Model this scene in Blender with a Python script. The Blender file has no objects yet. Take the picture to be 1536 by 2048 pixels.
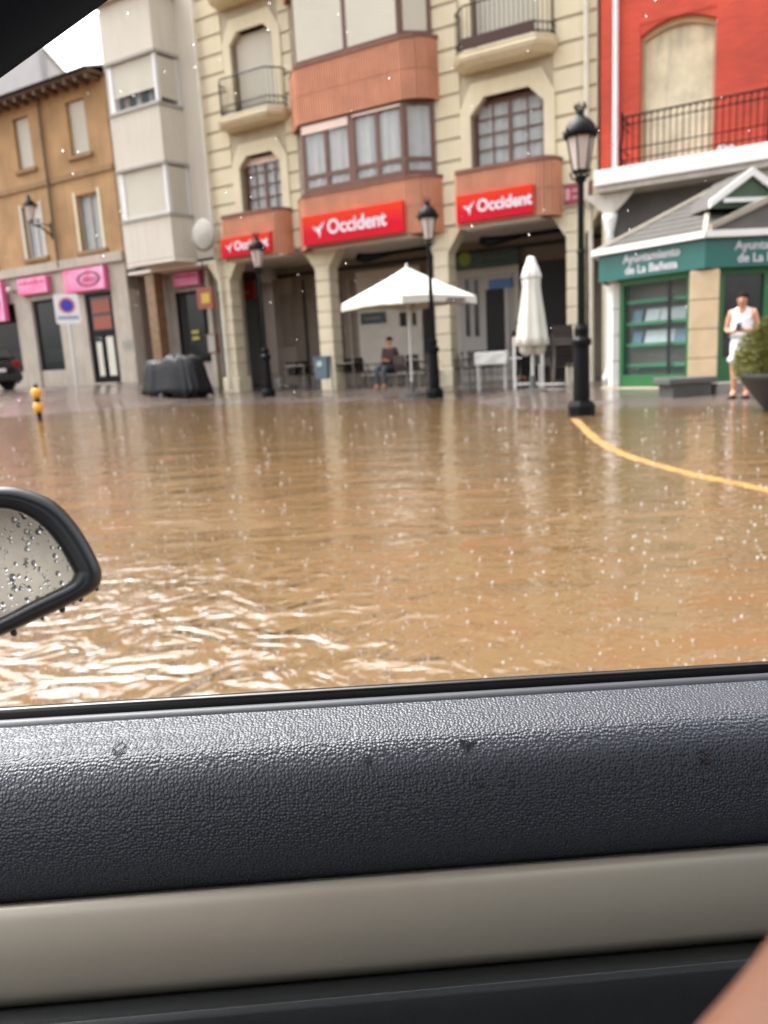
import bpy, bmesh, math, random
from mathutils import Vector, Matrix
random.seed(7)
R = math.radians
SC = bpy.context.scene
COL = SC.collection

# ------------------------------------------------------------------ camera
H = 0.92                                   # lens height above the flood water, z = 0
FPX = 1538.0                               # focal length in pixels of the 1536 x 2048 photograph
PITCH, ROLL, FAC = R(11.28), R(3.16), R(59.4)
cp, sp, cr, sr = math.cos(PITCH), math.sin(PITCH), math.cos(ROLL), math.sin(ROLL)
FW = Vector((0, cp, -sp)); _up = Vector((0, sp, cp)); _rt = Vector((1, 0, 0))
RT = cr * _rt - sr * _up
UP = sr * _rt + cr * _up
CAM = Vector((0, 0, H))
cam = bpy.data.cameras.new('camera')
cam.sensor_fit = 'HORIZONTAL'; cam.sensor_width = 36.0; cam.lens = 36.0 * FPX / 1536.0
cam.clip_start = 0.01; cam.clip_end = 2000
cam.dof.use_dof = True; cam.dof.focus_distance = 0.40; cam.dof.aperture_fstop = 16.5
camo = bpy.data.objects.new('camera', cam); COL.objects.link(camo)
camo.matrix_world = Matrix.Translation(CAM) @ Matrix((RT, UP, -FW)).transposed().to_4x4()
SC.camera = camo

# ------------------------------------------------------------------ sky, sun, exposure
world = bpy.data.worlds.new('World'); SC.world = world; world.use_nodes = True
wn = world.node_tree.nodes; wl = world.node_tree.links
bg = wn['Background']
sky = wn.new('ShaderNodeTexSky'); sky.sky_type = 'NISHITA'; sky.sun_disc = False
SUN_EL, SUN_AZ = R(61), R(-48)             # azimuth clockwise from +Y
sky.sun_elevation = SUN_EL; sky.sun_rotation = SUN_AZ
sky.air_density = 1.0; sky.dust_density = 6.0; sky.ozone_density = 1.0
hs = wn.new('ShaderNodeHueSaturation'); hs.inputs['Saturation'].default_value = 0.2
hs.inputs['Value'].default_value = 1.0
wl.new(sky.outputs[0], hs.inputs['Color']); wl.new(hs.outputs[0], bg.inputs[0])
bg.inputs[1].default_value = 0.15
sun = bpy.data.lights.new('sun', 'SUN'); sun.energy = 0.9; sun.angle = R(55); sun.color = (1, .98, .95)
suno = bpy.data.objects.new('sun', sun); COL.objects.link(suno)
sd = Vector((math.sin(SUN_AZ) * math.cos(SUN_EL), math.cos(SUN_AZ) * math.cos(SUN_EL), math.sin(SUN_EL)))
suno.rotation_euler = (-sd).to_track_quat('-Z', 'Y').to_euler(); suno.location = sd * 60
SC.view_settings.view_transform = 'Standard'; SC.view_settings.look = 'None'
SC.view_settings.exposure = 2.18; SC.view_settings.gamma = 1.0
SC.cycles.use_denoising = True
SC.cycles.max_bounces = 8; SC.cycles.transparent_max_bounces = 12
SC.cycles.caustics_reflective = False; SC.cycles.caustics_refractive = False
SC.cycles.sample_clamp_indirect = 6.0

# ------------------------------------------------------------------ photograph pixel -> place
def ray(x, y): return FW + RT * ((x - 768) / FPX) - UP * ((y - 1024) / FPX)
def gnd(x, y, z=0.0):
    d = ray(x, y); return CAM + d * ((z - H) / d.z)
U = Vector((math.sin(FAC), -math.cos(FAC), 0)); N = Vector((-math.cos(FAC), -math.sin(FAC), 0))
O = gnd(655, 780, .12); O.z = 0
PHI = math.atan2(U.y, U.x)
def W(u, n, z=0.0): return O + U * u + N * n + Vector((0, 0, z))
def un(P): d = P - O; return d.dot(U), d.dot(N)
def fac(x, y, n=0.0):
    d = ray(x, y); Q = O + N * n; t = (Q - CAM).dot(N) / d.dot(N); P = CAM + d * t
    return (P - O).dot(U), P.z
def sm(t): t = max(0., min(1., t)); return t * t * (3 - 2 * t)
def g(u, n):                               # height of the ground round the square
    gp = .12 + .46 * sm((-2.5 - u) / 5.5)
    a = sm((u - 5.5) / 3.0); b = sm((-3 - u) / 5)
    n0 = .5 + 3.0 * a + 2.2 * b; L = 7 + 2 * b
    h = gp - (gp + .16) * sm((n - n0) / L)
    return h
def hit(x, y):                             # where the ray of a pixel meets ground or water
    d = ray(x, y); t = 2.0
    while t < 120:
        P = CAM + d * t
        a, b = un(P)
        if P.z <= max(g(a, b), 0): return P
        t += .01
    return P
def zat(x, y, P):                          # height seen at pixel above the ground point P
    d = ray(x, y); return H + d.z * math.hypot(P.x, P.y) / math.hypot(d.x, d.y)

# ------------------------------------------------------------------ materials
MATS = {}
def M(name, rgb, rough=.6, metal=0., var=.12, scale=3., bump=0., bscale=60., spec=.5, streak=0., coat=0., det=4):
    if name in MATS: return MATS[name]
    m = bpy.data.materials.new(name); m.use_nodes = True; nt = m.node_tree; nd = nt.nodes; ln = nt.links
    p = nd['Principled BSDF']; p.inputs['Roughness'].default_value = rough; p.inputs['Metallic'].default_value = metal
    p.inputs['Specular IOR Level'].default_value = spec; p.inputs['Coat Weight'].default_value = coat
    tc = nd.new('ShaderNodeTexCoord')
    def noise(sc, dt, src):
        n = nd.new('ShaderNodeTexNoise'); n.inputs['Scale'].default_value = sc; n.inputs['Detail'].default_value = dt
        ln.new(src, n.inputs['Vector']); return n
    col = None
    if var:
        n = noise(scale, det, tc.outputs['Object'])
        mr = nd.new('ShaderNodeMapRange'); mr.inputs[1].default_value = .25; mr.inputs[2].default_value = .75
        mr.inputs[3].default_value = 1 - var; mr.inputs[4].default_value = 1 + var
        ln.new(n.outputs[0], mr.inputs[0]); fac_ = mr.outputs[0]
        if streak:
            mp = nd.new('ShaderNodeMapping'); mp.inputs['Scale'].default_value = (5, 5, .45)
            ln.new(tc.outputs['Object'], mp.inputs[0]); n2 = noise(1.5, 5, mp.outputs[0])
            m2 = nd.new('ShaderNodeMapRange'); m2.inputs[1].default_value = .45; m2.inputs[2].default_value = .75
            m2.inputs[3].default_value = 1; m2.inputs[4].default_value = 1 - streak
            ln.new(n2.outputs[0], m2.inputs[0])
            mu = nd.new('ShaderNodeMath'); mu.operation = 'MULTIPLY'; ln.new(fac_, mu.inputs[0]); ln.new(m2.outputs[0], mu.inputs[1]); fac_ = mu.outputs[0]
        vm = nd.new('ShaderNodeVectorMath'); vm.operation = 'SCALE'; vm.inputs[0].default_value = rgb
        ln.new(fac_, vm.inputs['Scale']); ln.new(vm.outputs[0], p.inputs['Base Color'])
    else: p.inputs['Base Color'].default_value = (*rgb, 1)
    if bump:
        n = noise(bscale, 4, tc.outputs['Object']); b = nd.new('ShaderNodeBump'); b.inputs['Strength'].default_value = bump
        b.inputs['Distance'].default_value = .6 / bscale
        ln.new(n.outputs[0], b.inputs['Height']); ln.new(b.outputs[0], p.inputs['Normal'])
    MATS[name] = m; return m
def nodes(m): return m.node_tree.nodes, m.node_tree.links, m.node_tree.nodes['Principled BSDF']

cream = M('cream_stone', (0.627, 0.551, 0.386), .75, var=.08, scale=1.2, bump=.25, streak=.07)
cream2 = M('cream_joint', (.44, .385, .28), .8, var=.12)
column_m = M('column_stone', (0.646, 0.561, 0.405), .7, var=.1, scale=2, bump=.3, streak=.12)
ochre = M('ochre_render', (0.384, 0.227, 0.104), .85, var=.26, scale=1.1, bump=.3, streak=.16, det=9)
ochre2 = M('ochre_trim', (0.27, 0.162, 0.0756), .85, var=.15)
whitew = M('white_render', (0.547, 0.503, 0.427), .75, var=.07, scale=.7, streak=.09)
palew = M('pale_render', (0.57, 0.562, 0.555), .8, var=.06)
terra = M('terracotta_brick', (0.612, 0.27, 0.158), .75, var=.14, scale=2.2, bump=.3, streak=.1)
terra_d = M('terracotta_edge', (.17, .075, .05), .8, var=.2)
brown = M('brown_wood_frame', (.115, .045, .026), .45, var=.15)
alu = M('white_aluminium', (0.63, 0.63, 0.63), .35, var=.04)
shutter = M('cream_shutter', (0.57, 0.54, 0.458), .55, var=.06, scale=1)
shutter_p = M('pinkish_shutter', (0.78, 0.63, 0.54), .55, var=.06)
greysh = M('grey_roller_shutter', (.27, .27, .25), .5, metal=.2, var=.1)
redsign = M('red_sign', (.56, .006, .014), .4, var=0)
white_l = M('white_letters', (.62, .58, .62), .4, var=0)
black = M('black_iron', (0.003, 0.0033, 0.0039), .5, var=.2, scale=8, spec=.12)
dark = M('dark_interior', (.018, .016, .014), .8, var=.2)
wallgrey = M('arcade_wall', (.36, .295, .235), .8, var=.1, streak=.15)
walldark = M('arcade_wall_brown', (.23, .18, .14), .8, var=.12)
soffit_m = M('arcade_soffit', (0.782, 0.714, 0.629), .85, var=.06)
greyt = M('grey_stone', (0.422, 0.36, 0.296), .75, var=.12, scale=2, streak=.2)
pink = M('pink_sign', (.70, .12, .28), .5, var=0)
crimson = M('crimson_plate', (.24, .018, .04), .5, var=.08)
zinc = M('zinc_pipe', (0.78, 0.78, 0.8), .45, var=.08)
brownpipe = M('brown_pipe', (.14, .085, .05), .6, var=.15)
tile = M('old_roof_tile', (.11, .085, .075), .85, var=.3, scale=6, bump=.4)
canvas = M('white_canvas', (.70, .69, .655), .8, var=.04, bump=.1, bscale=200)
canvas2 = M('cream_canvas', (.58, .56, .49), .8, var=.05, bump=.1, bscale=200)
polem = M('pale_metal_pole', (.55, .53, .50), .4, metal=.3, var=.05)
kgreen = M('green_paint', (.016, .13, .035), .4, var=.1)
kteal = M('teal_fascia', (.006, .11, .09), .4, var=.05)
sand = M('sandstone', (0.6, 0.45, 0.277), .8, var=.12, scale=4, bump=.3)
slate = M('roof_slate', (.075, .069, .062), .8, var=.2, scale=5, bump=.3)
whitep = M('white_paint', (0.75, 0.735, 0.705), .45, var=.05)
bluegrey = M('bluegrey_panel', (.12, .16, .20), .5, var=.06)
skin = M('skin', (.56, .26, .16), .5, var=.06, scale=8)
tyre_m = M('tyre_rubber', (.02, .02, .02), .8, var=.1)
carblack = M('black_car_paint', (.013, .013, .015), .12, var=0, coat=1)
tarp_m = M('black_tarpaulin', (.008, .0085, .010), .55, var=.2, bump=.4, bscale=14)
yellow = M('yellow_plastic', (.80, .36, .012), .4, var=.05)
stone_d = M('wet_dark_stone', (.10, .10, .095), .25, var=.2)
metal_t = M('brushed_metal', (.26, .235, .21), .35, metal=.8, var=.08)
wicker = M('dark_wicker', (.035, .022, .018), .7, var=.3, scale=40)
greendk = M('dark_green_sign', (.008, .028, .018), .5, var=.05)
lampg = M('frosted_lamp_glass', (.50, .42, .38), .3, var=.05)
curtain_m = M('net_curtain', (.82, .84, .82), .9, var=.06, scale=6)
orange = M('orange_sign', (.26, .05, .022), .5, var=.1)
blue = M('blue_sign', (.05, .14, .32), .5, var=.05)
lime = M('lime_disc', (.22, .26, .02), .5, var=.05)
paper = M('white_paper', (.72, .82, .82), .6, var=.06)
paperb = M('blue_paper', (.25, .42, .55), .6, var=.06)
hair_m = M('dark_hair', (.012, .007, .005), .9, var=.2, spec=.1)

def alpha_glass(name, rgb, a, rough=.03):
    m = M(name, rgb, rough, var=0); nd, ln, p = nodes(m)
    out = nd['Material Output']; tr = nd.new('ShaderNodeBsdfTransparent'); mx = nd.new('ShaderNodeMixShader')
    mx.inputs[0].default_value = a; ln.new(tr.outputs[0], mx.inputs[1]); ln.new(p.outputs[0], mx.inputs[2]); ln.new(mx.outputs[0], out.inputs[0])
    return m
glass = alpha_glass('window_glass', (.06, .07, .08), .2)
glassd = alpha_glass('shop_glass', (.03, .035, .035), .6)
glassk = alpha_glass('kiosk_glass', (.10, .13, .13), .14)
mglass = M('dark_shop_glass', (.035, .04, .04), .06, var=.2)

def gradient_sign():                       # printed gradient, orange red above to crimson below
    m = M('red_sign_face', (.8, .01, .02), .6, var=0, spec=.15); nd, ln, p = nodes(m)
    tc = nd.new('ShaderNodeTexCoord'); s = nd.new('ShaderNodeSeparateXYZ'); r = nd.new('ShaderNodeValToRGB')
    ln.new(tc.outputs['Generated'], s.inputs[0]); ln.new(s.outputs[2], r.inputs[0]); ln.new(r.outputs[0], p.inputs['Base Color'])
    r.color_ramp.elements[0].position = .35; r.color_ramp.elements[0].color = (.50, .001, .016, 1)
    r.color_ramp.elements[1].position = .85; r.color_ramp.elements[1].color = (.62, .028, .006, 1)
    return m
red_face = gradient_sign()
def pink_face():
    m = M('pink_sign_face', (.8, .2, .4), .4, var=0); nd, ln, p = nodes(m)
    tc = nd.new('ShaderNodeTexCoord'); n = nd.new('ShaderNodeTexNoise'); n.inputs['Scale'].default_value = 1.3
    mp = nd.new('ShaderNodeMapping'); mp.inputs['Rotation'].default_value = (0, .6, 0)
    r = nd.new('ShaderNodeValToRGB'); ln.new(tc.outputs['Object'], mp.inputs[0]); ln.new(mp.outputs[0], n.inputs['Vector'])
    ln.new(n.outputs[0], r.inputs[0]); ln.new(r.outputs[0], p.inputs['Base Color'])
    r.color_ramp.elements[0].position = .4; r.color_ramp.elements[0].color = (.70, .10, .25, 1)
    r.color_ramp.elements[1].position = .65; r.color_ramp.elements[1].color = (.74, .36, .54, 1)
    return m
pinkf = pink_face()
def redbrick():
    m = M('red_brick', (.5, .06, .03), .75, var=0); nd, ln, p = nodes(m)
    tc = nd.new('ShaderNodeTexCoord'); mp = nd.new('ShaderNodeMapping'); mp.inputs['Rotation'].default_value = (R(90), 0, 0)
    b = nd.new('ShaderNodeTexBrick'); ln.new(tc.outputs['Object'], mp.inputs[0]); ln.new(mp.outputs[0], b.inputs['Vector'])
    b.inputs['Scale'].default_value = 1; b.inputs['Brick Width'].default_value = .25; b.inputs['Row Height'].default_value = .065
    b.inputs['Mortar Size'].default_value = .006; b.inputs['Color1'].default_value = (.58, .060, .024, 1)
    b.inputs['Color2'].default_value = (.47, .046, .021, 1); b.inputs['Mortar'].default_value = (0.35, 0.063, 0.0392, 1)
    n = nd.new('ShaderNodeTexNoise'); n.inputs['Scale'].default_value = .7; ln.new(tc.outputs['Object'], n.inputs['Vector'])
    mr = nd.new('ShaderNodeMapRange'); mr.inputs[1].default_value = .3; mr.inputs[2].default_value = .7; mr.inputs[3].default_value = .78; mr.inputs[4].default_value = 1.15
    ln.new(n.outputs[0], mr.inputs[0]); vm = nd.new('ShaderNodeVectorMath'); vm.operation = 'SCALE'
    ln.new(b.outputs[0], vm.inputs[0]); ln.new(mr.outputs[0], vm.inputs['Scale']); ln.new(vm.outputs[0], p.inputs['Base Color'])
    bp = nd.new('ShaderNodeBump'); bp.inputs['Strength'].default_value = .4; bp.inputs['Distance'].default_value = .01; bp.invert = True
    ln.new(b.outputs['Fac'], bp.inputs['Height']); ln.new(bp.outputs[0], p.inputs['Normal'])
    return m
redbr = redbrick()

# ------------------------------------------------------------------ mesh helpers
class MB:
    def __init__(s): s.v = []; s.f = []
    def quad(s, *p):
        i = len(s.v); s.v += [tuple(q) for q in p]; s.f.append(tuple(range(i, i + len(p)))); return s
    def box(s, x0, x1, y0, y1, z0, z1):
        i = len(s.v)
        s.v += [(x, y, z) for z in (z0, z1) for y in (y0, y1) for x in (x0, x1)]
        s.f += [tuple(i + k for k in q) for q in ((0, 2, 3, 1), (4, 5, 7, 6), (0, 1, 5, 4), (2, 6, 7, 3), (0, 4, 6, 2), (1, 3, 7, 5))]
        return s
    def ring(s, rings, cap=True, close=True):
        i = len(s.v); n = len(rings[0])
        for r in rings: s.v += [tuple(q) for q in r]
        for a in range(len(rings) - 1):
            for b in range(n if close else n - 1):
                c = (b + 1) % n; s.f.append((i + a * n + b, i + a * n + c, i + (a + 1) * n + c, i + (a + 1) * n + b))
        if cap and close:
            s.f.append(tuple(i + k for k in reversed(range(n)))); s.f.append(tuple(i + (len(rings) - 1) * n + k for k in range(n)))
        return s
    def prism(s, pts, z0, z1): return s.ring([[(x, y, z0) for x, y in pts], [(x, y, z1) for x, y in pts]])
    def prismy(s, pts, y0, y1): return s.ring([[(x, y1, z) for x, z in pts], [(x, y0, z) for x, z in pts]])
    def lathe(s, prof, cx=0, cy=0, n=12, cap=True, ph=0):
        return s.ring([[(cx + r * math.cos(2 * math.pi * k / n + ph), cy + r * math.sin(2 * math.pi * k / n + ph), z) for k in range(n)] for r, z in prof], cap)
    def tube(s, pts, r, n=6, cap=True):
        pts = [Vector(p) for p in pts]; rs = r if isinstance(r, (list, tuple)) else [r] * len(pts); rings = []
        for k, p in enumerate(pts):
            t = (pts[min(k + 1, len(pts) - 1)] - pts[max(k - 1, 0)]).normalized()
            a = t.cross(Vector((0, 0, 1)) if abs(t.z) < .9 else Vector((1, 0, 0))).normalized(); b = t.cross(a)
            rings.append([p + (a * math.cos(2 * math.pi * q / n) + b * math.sin(2 * math.pi * q / n)) * rs[k] for q in range(n)])
        return s.ring(rings, cap)
    def ball(s, c, r, n=10, m=6, sz=1.):
        return s.lathe_at(c, [(r * math.sin(math.pi * (k + .02) / (m + .04)), -r * sz * math.cos(math.pi * (k + .02) / (m + .04))) for k in range(m + 1)], n)
    def lathe_at(s, c, prof, n): return s.lathe([(r, z + c[2]) for r, z in prof], c[0], c[1], n)
    def build(s, name, mat, parent=None, smooth=False, bevel=0, kind=None, loc=None):
        me = bpy.data.meshes.new(name); me.from_pydata(s.v, [], s.f); me.update()
        bm = bmesh.new(); bm.from_mesh(me); bmesh.ops.recalc_face_normals(bm, faces=bm.faces); bm.to_mesh(me); bm.free()
        if smooth: me.shade_smooth()
        if mat: me.materials.append(mat)
        o = bpy.data.objects.new(name, me); COL.objects.link(o)
        if parent: o.parent = parent
        if bevel:
            b = o.modifiers.new('bevel', 'BEVEL'); b.width = bevel; b.segments = 2; b.limit_method = 'ANGLE'
        if kind: o['kind'] = kind
        if loc: o.location = loc
        return o
def tag(o, label, cat, group=None):
    o['label'] = label; o['category'] = cat
    if group: o['group'] = group
    return o
def thing(name, label, cat, loc=(0, 0, 0), rz=0., group=None):
    o = bpy.data.objects.new(name, None); COL.objects.link(o); o.empty_display_size = .1
    o.location = loc; o.rotation_euler = (0, 0, rz); return tag(o, label, cat, group)
def copy_obj(o, parent, loc=None):
    c = o.copy(); COL.objects.link(c); c.parent = parent
    if loc is not None: c.location = loc
    return c
def dup(root, loc, rz=None, label=None):
    r = root.copy(); COL.objects.link(r); r.location = loc
    if rz is not None: r.rotation_euler = (0, 0, rz)
    if label: r['label'] = label
    for ch in list(root.children):
        c = copy_obj(ch, r)
        for gch in list(ch.children): copy_obj(gch, c)
    return r
def struct(o): o['kind'] = 'structure'; return o
def building(name, label): return thing(name, label, 'building', O, PHI)
def text(s, size, mat, parent, loc, rot=(R(90), 0, 0), name='lettering', extrude=.006, bold=0., align='CENTER', sx=1., shear=0.):
    c = bpy.data.curves.new(name, 'FONT'); c.body = s; c.size = size; c.extrude = extrude; c.offset = bold; c.align_x = align; c.align_y = 'CENTER'
    c.shear = shear; c.resolution_u = 3
    t = bpy.data.objects.new(name, c); COL.objects.link(t)
    dg = bpy.context.evaluated_depsgraph_get(); me = bpy.data.meshes.new_from_object(t.evaluated_get(dg))
    COL.objects.unlink(t); bpy.data.objects.remove(t)
    me.materials.clear(); me.materials.append(mat)
    o = bpy.data.objects.new(name, me); COL.objects.link(o); o.parent = parent; o.location = loc; o.rotation_euler = rot; o.scale = (sx, 1, 1)
    return o

# facade frame: x = along the street front, y = into the building, z = up
def wall(name, mat, parent, x0, x1, z0, z1, y, holes, depth=.25, side=8.):
    xs = sorted({x0, x1, *[q for h in holes for q in h[:2]]}); zs = sorted({z0, z1, *[q for h in holes for q in h[2:4]]})
    m = MB()
    for a, b in zip(xs, xs[1:]):
        for c, d in zip(zs, zs[1:]):
            if not any(h[0] <= a and b <= h[1] and h[2] <= c and d <= h[3] for h in holes):
                m.quad((a, y, c), (b, y, c), (b, y, d), (a, y, d))
    for a, b, c, d in holes:
        e = y + depth
        m.quad((a, y, c), (a, e, c), (a, e, d), (a, y, d)).quad((b, y, c), (b, y, d), (b, e, d), (b, e, c))
        m.quad((a, y, c), (b, y, c), (b, e, c), (a, e, c)).quad((a, y, d), (a, e, d), (b, e, d), (b, y, d))
    e = y + side
    m.quad((x0, y, z0), (x0, y, z1), (x0, e, z1), (x0, e, z0)).quad((x1, y, z0), (x1, e, z0), (x1, e, z1), (x1, y, z1))
    m.quad((x0, y, z1), (x1, y, z1), (x1, e, z1), (x0, e, z1)).quad((x0, e, z0), (x0, e, z1), (x1, e, z1), (x1, e, z0))
    return m.build(name, mat, parent)
def slats(name, mat, parent, x0, x1, z0, z1, y, pitch=.055, d=.014):
    m = MB(); k = max(1, round((z1 - z0) / pitch)); p = (z1 - z0) / k; pr = []
    for i in range(k): pr += [(y - d * .2, z0 + i * p + .02 * p), (y - d, z0 + i * p + .12 * p), (y - d, z0 + i * p + .8 * p), (y, z0 + i * p + .97 * p)]
    m.ring([[(x0, a, b) for a, b in pr], [(x1, a, b) for a, b in pr]], close=False, cap=False)
    return m.build(name, mat, parent, kind='stuff')
def curtain(parent, x0, x1, z0, z1, y, mat=None):
    m = MB(); n = max(8, int((x1 - x0) / .05)); ph = random.random() * 6
    pts = [(x0 + (x1 - x0) * k / n, y + .016 * math.sin(k * 1.3 + ph) + .012 * math.sin(k * .61)) for k in range(n + 1)]
    m.ring([[(a, b, z0) for a, b in pts], [(a, b, z1) for a, b in pts]], close=False, cap=False)
    return m.build('curtain', mat or curtain_m, parent, smooth=True)
def window(parent, x0, x1, z0, z1, y, fm, cols=2, rows=1, fr=.06, blind=0., bm_=None, curt=True, muntin=.03, bottom=None, gl=None, name='window'):
    """frame mesh with panes, blind and curtain as sub-parts"""
    m = MB(); t = .05
    m.box(x0, x0 + fr, y, y + t, z0, z1).box(x1 - fr, x1, y, y + t, z0, z1).box(x0 + fr, x1 - fr, y, y + t, z0, z0 + fr).box(x0 + fr, x1 - fr, y, y + t, z1 - fr, z1)
    zz = z0 + fr
    if bottom: m.box(x0 + fr, x1 - fr, y + .004, y + t, bottom, bottom + fr * .8)
    cw = (x1 - x0 - 2 * fr) / cols
    for c in range(1, cols):
        xc = x0 + fr + c * cw; m.box(xc - fr * .5, xc + fr * .5, y + .003, y + t, z0 + fr, z1 - fr)
    o = m.build(name, fm, parent)
    zt = z1 - fr
    for c in range(cols):
        a = x0 + fr + c * cw + (fr * .5 if c else 0); b = x0 + fr + (c + 1) * cw - (fr * .5 if c < cols - 1 else 0)
        if rows > 1:
            mm = MB()
            for r in range(1, rows):
                zc = zz + (zt - zz) * r / rows; mm.box(a, b, y + .008, y + t - .008, zc - muntin * .5, zc + muntin * .5)
            xm = (a + b) / 2; mm.box(xm - muntin * .5, xm + muntin * .5, y + .011, y + t - .011, zz, zt)
            mm.build('glazing_bar', fm, o)
        MB().box(a, b, y + .022, y + .028, zz, zt).build('pane', gl or glass, o)
    if blind: slats('blind', bm_ or shutter, o, x0 + fr * .6, x1 - fr * .6, z1 - (z1 - z0) * blind, z1 - fr * .3, y - .006)
    if curt: curtain(o, x0 + fr, x1 - fr, z0 + fr, z1 - fr, y + .06)
    MB().box(x0, x1, y + .35, y + .37, z0, z1).build('room_back', dark, o)
    return o

# ================================================================== ground and flood water
def ground_mat():
    m = M('wet_paving', (.13, .10, .085), .25, var=0); nd, ln, p = nodes(m)
    tc = nd.new('ShaderNodeTexCoord')
    b = nd.new('ShaderNodeTexBrick'); b.inputs['Scale'].default_value = 1; b.inputs['Brick Width'].default_value = .4; b.inputs['Row Height'].default_value = .2
    b.inputs['Mortar Size'].default_value = .01; b.inputs['Color1'].default_value = (.11, .08, .065, 1); b.inputs['Color2'].default_value = (.085, .07, .06, 1); b.inputs['Mortar'].default_value = (.06, .05, .045, 1)
    ln.new(tc.outputs['Object'], b.inputs['Vector'])
    n = nd.new('ShaderNodeTexNoise'); n.inputs['Scale'].default_value = .8; n.inputs['Detail'].default_value = 6; ln.new(tc.outputs['Object'], n.inputs['Vector'])
    mr = nd.new('ShaderNodeMapRange'); mr.inputs[1].default_value = .35; mr.inputs[2].default_value = .65; mr.inputs[3].default_value = .08; mr.inputs[4].default_value = .3
    ln.new(n.outputs[0], mr.inputs[0]); ln.new(mr.outputs[0], p.inputs['Roughness']); ln.new(b.outputs[0], p.inputs['Base Color'])
    p.inputs['Specular IOR Level'].default_value = .35
    bp = nd.new('ShaderNodeBump'); bp.inputs['Strength'].default_value = .15; bp.inputs['Distance'].default_value = .01
    ln.new(n.outputs[0], bp.inputs['Height']); ln.new(bp.outputs[0], p.inputs['Normal'])
    return m
us = [-900, -300, -120, -70, -50, -35, -25] + [-20 + .5 * k for k in range(75)] + [18, 20, 25, 35, 60, 120, 300, 900]
ns = [-900, -300, -100, -50, -25, -12, -8, -6] + [-5 + .5 * k for k in range(38)] + [16, 20, 30, 60, 120, 300, 900]
m = MB(); m.v = [(u, -n, g(u, n)) for n in ns for u in us]; nu = len(us)
m.f = [(j * nu + i, j * nu + i + 1, (j + 1) * nu + i + 1, (j + 1) * nu + i) for j in range(len(ns) - 1) for i in range(nu - 1)]
ground = m.build('ground', ground_mat(), smooth=True); ground.location = O; ground.rotation_euler = (0, 0, PHI); struct(ground)

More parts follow.
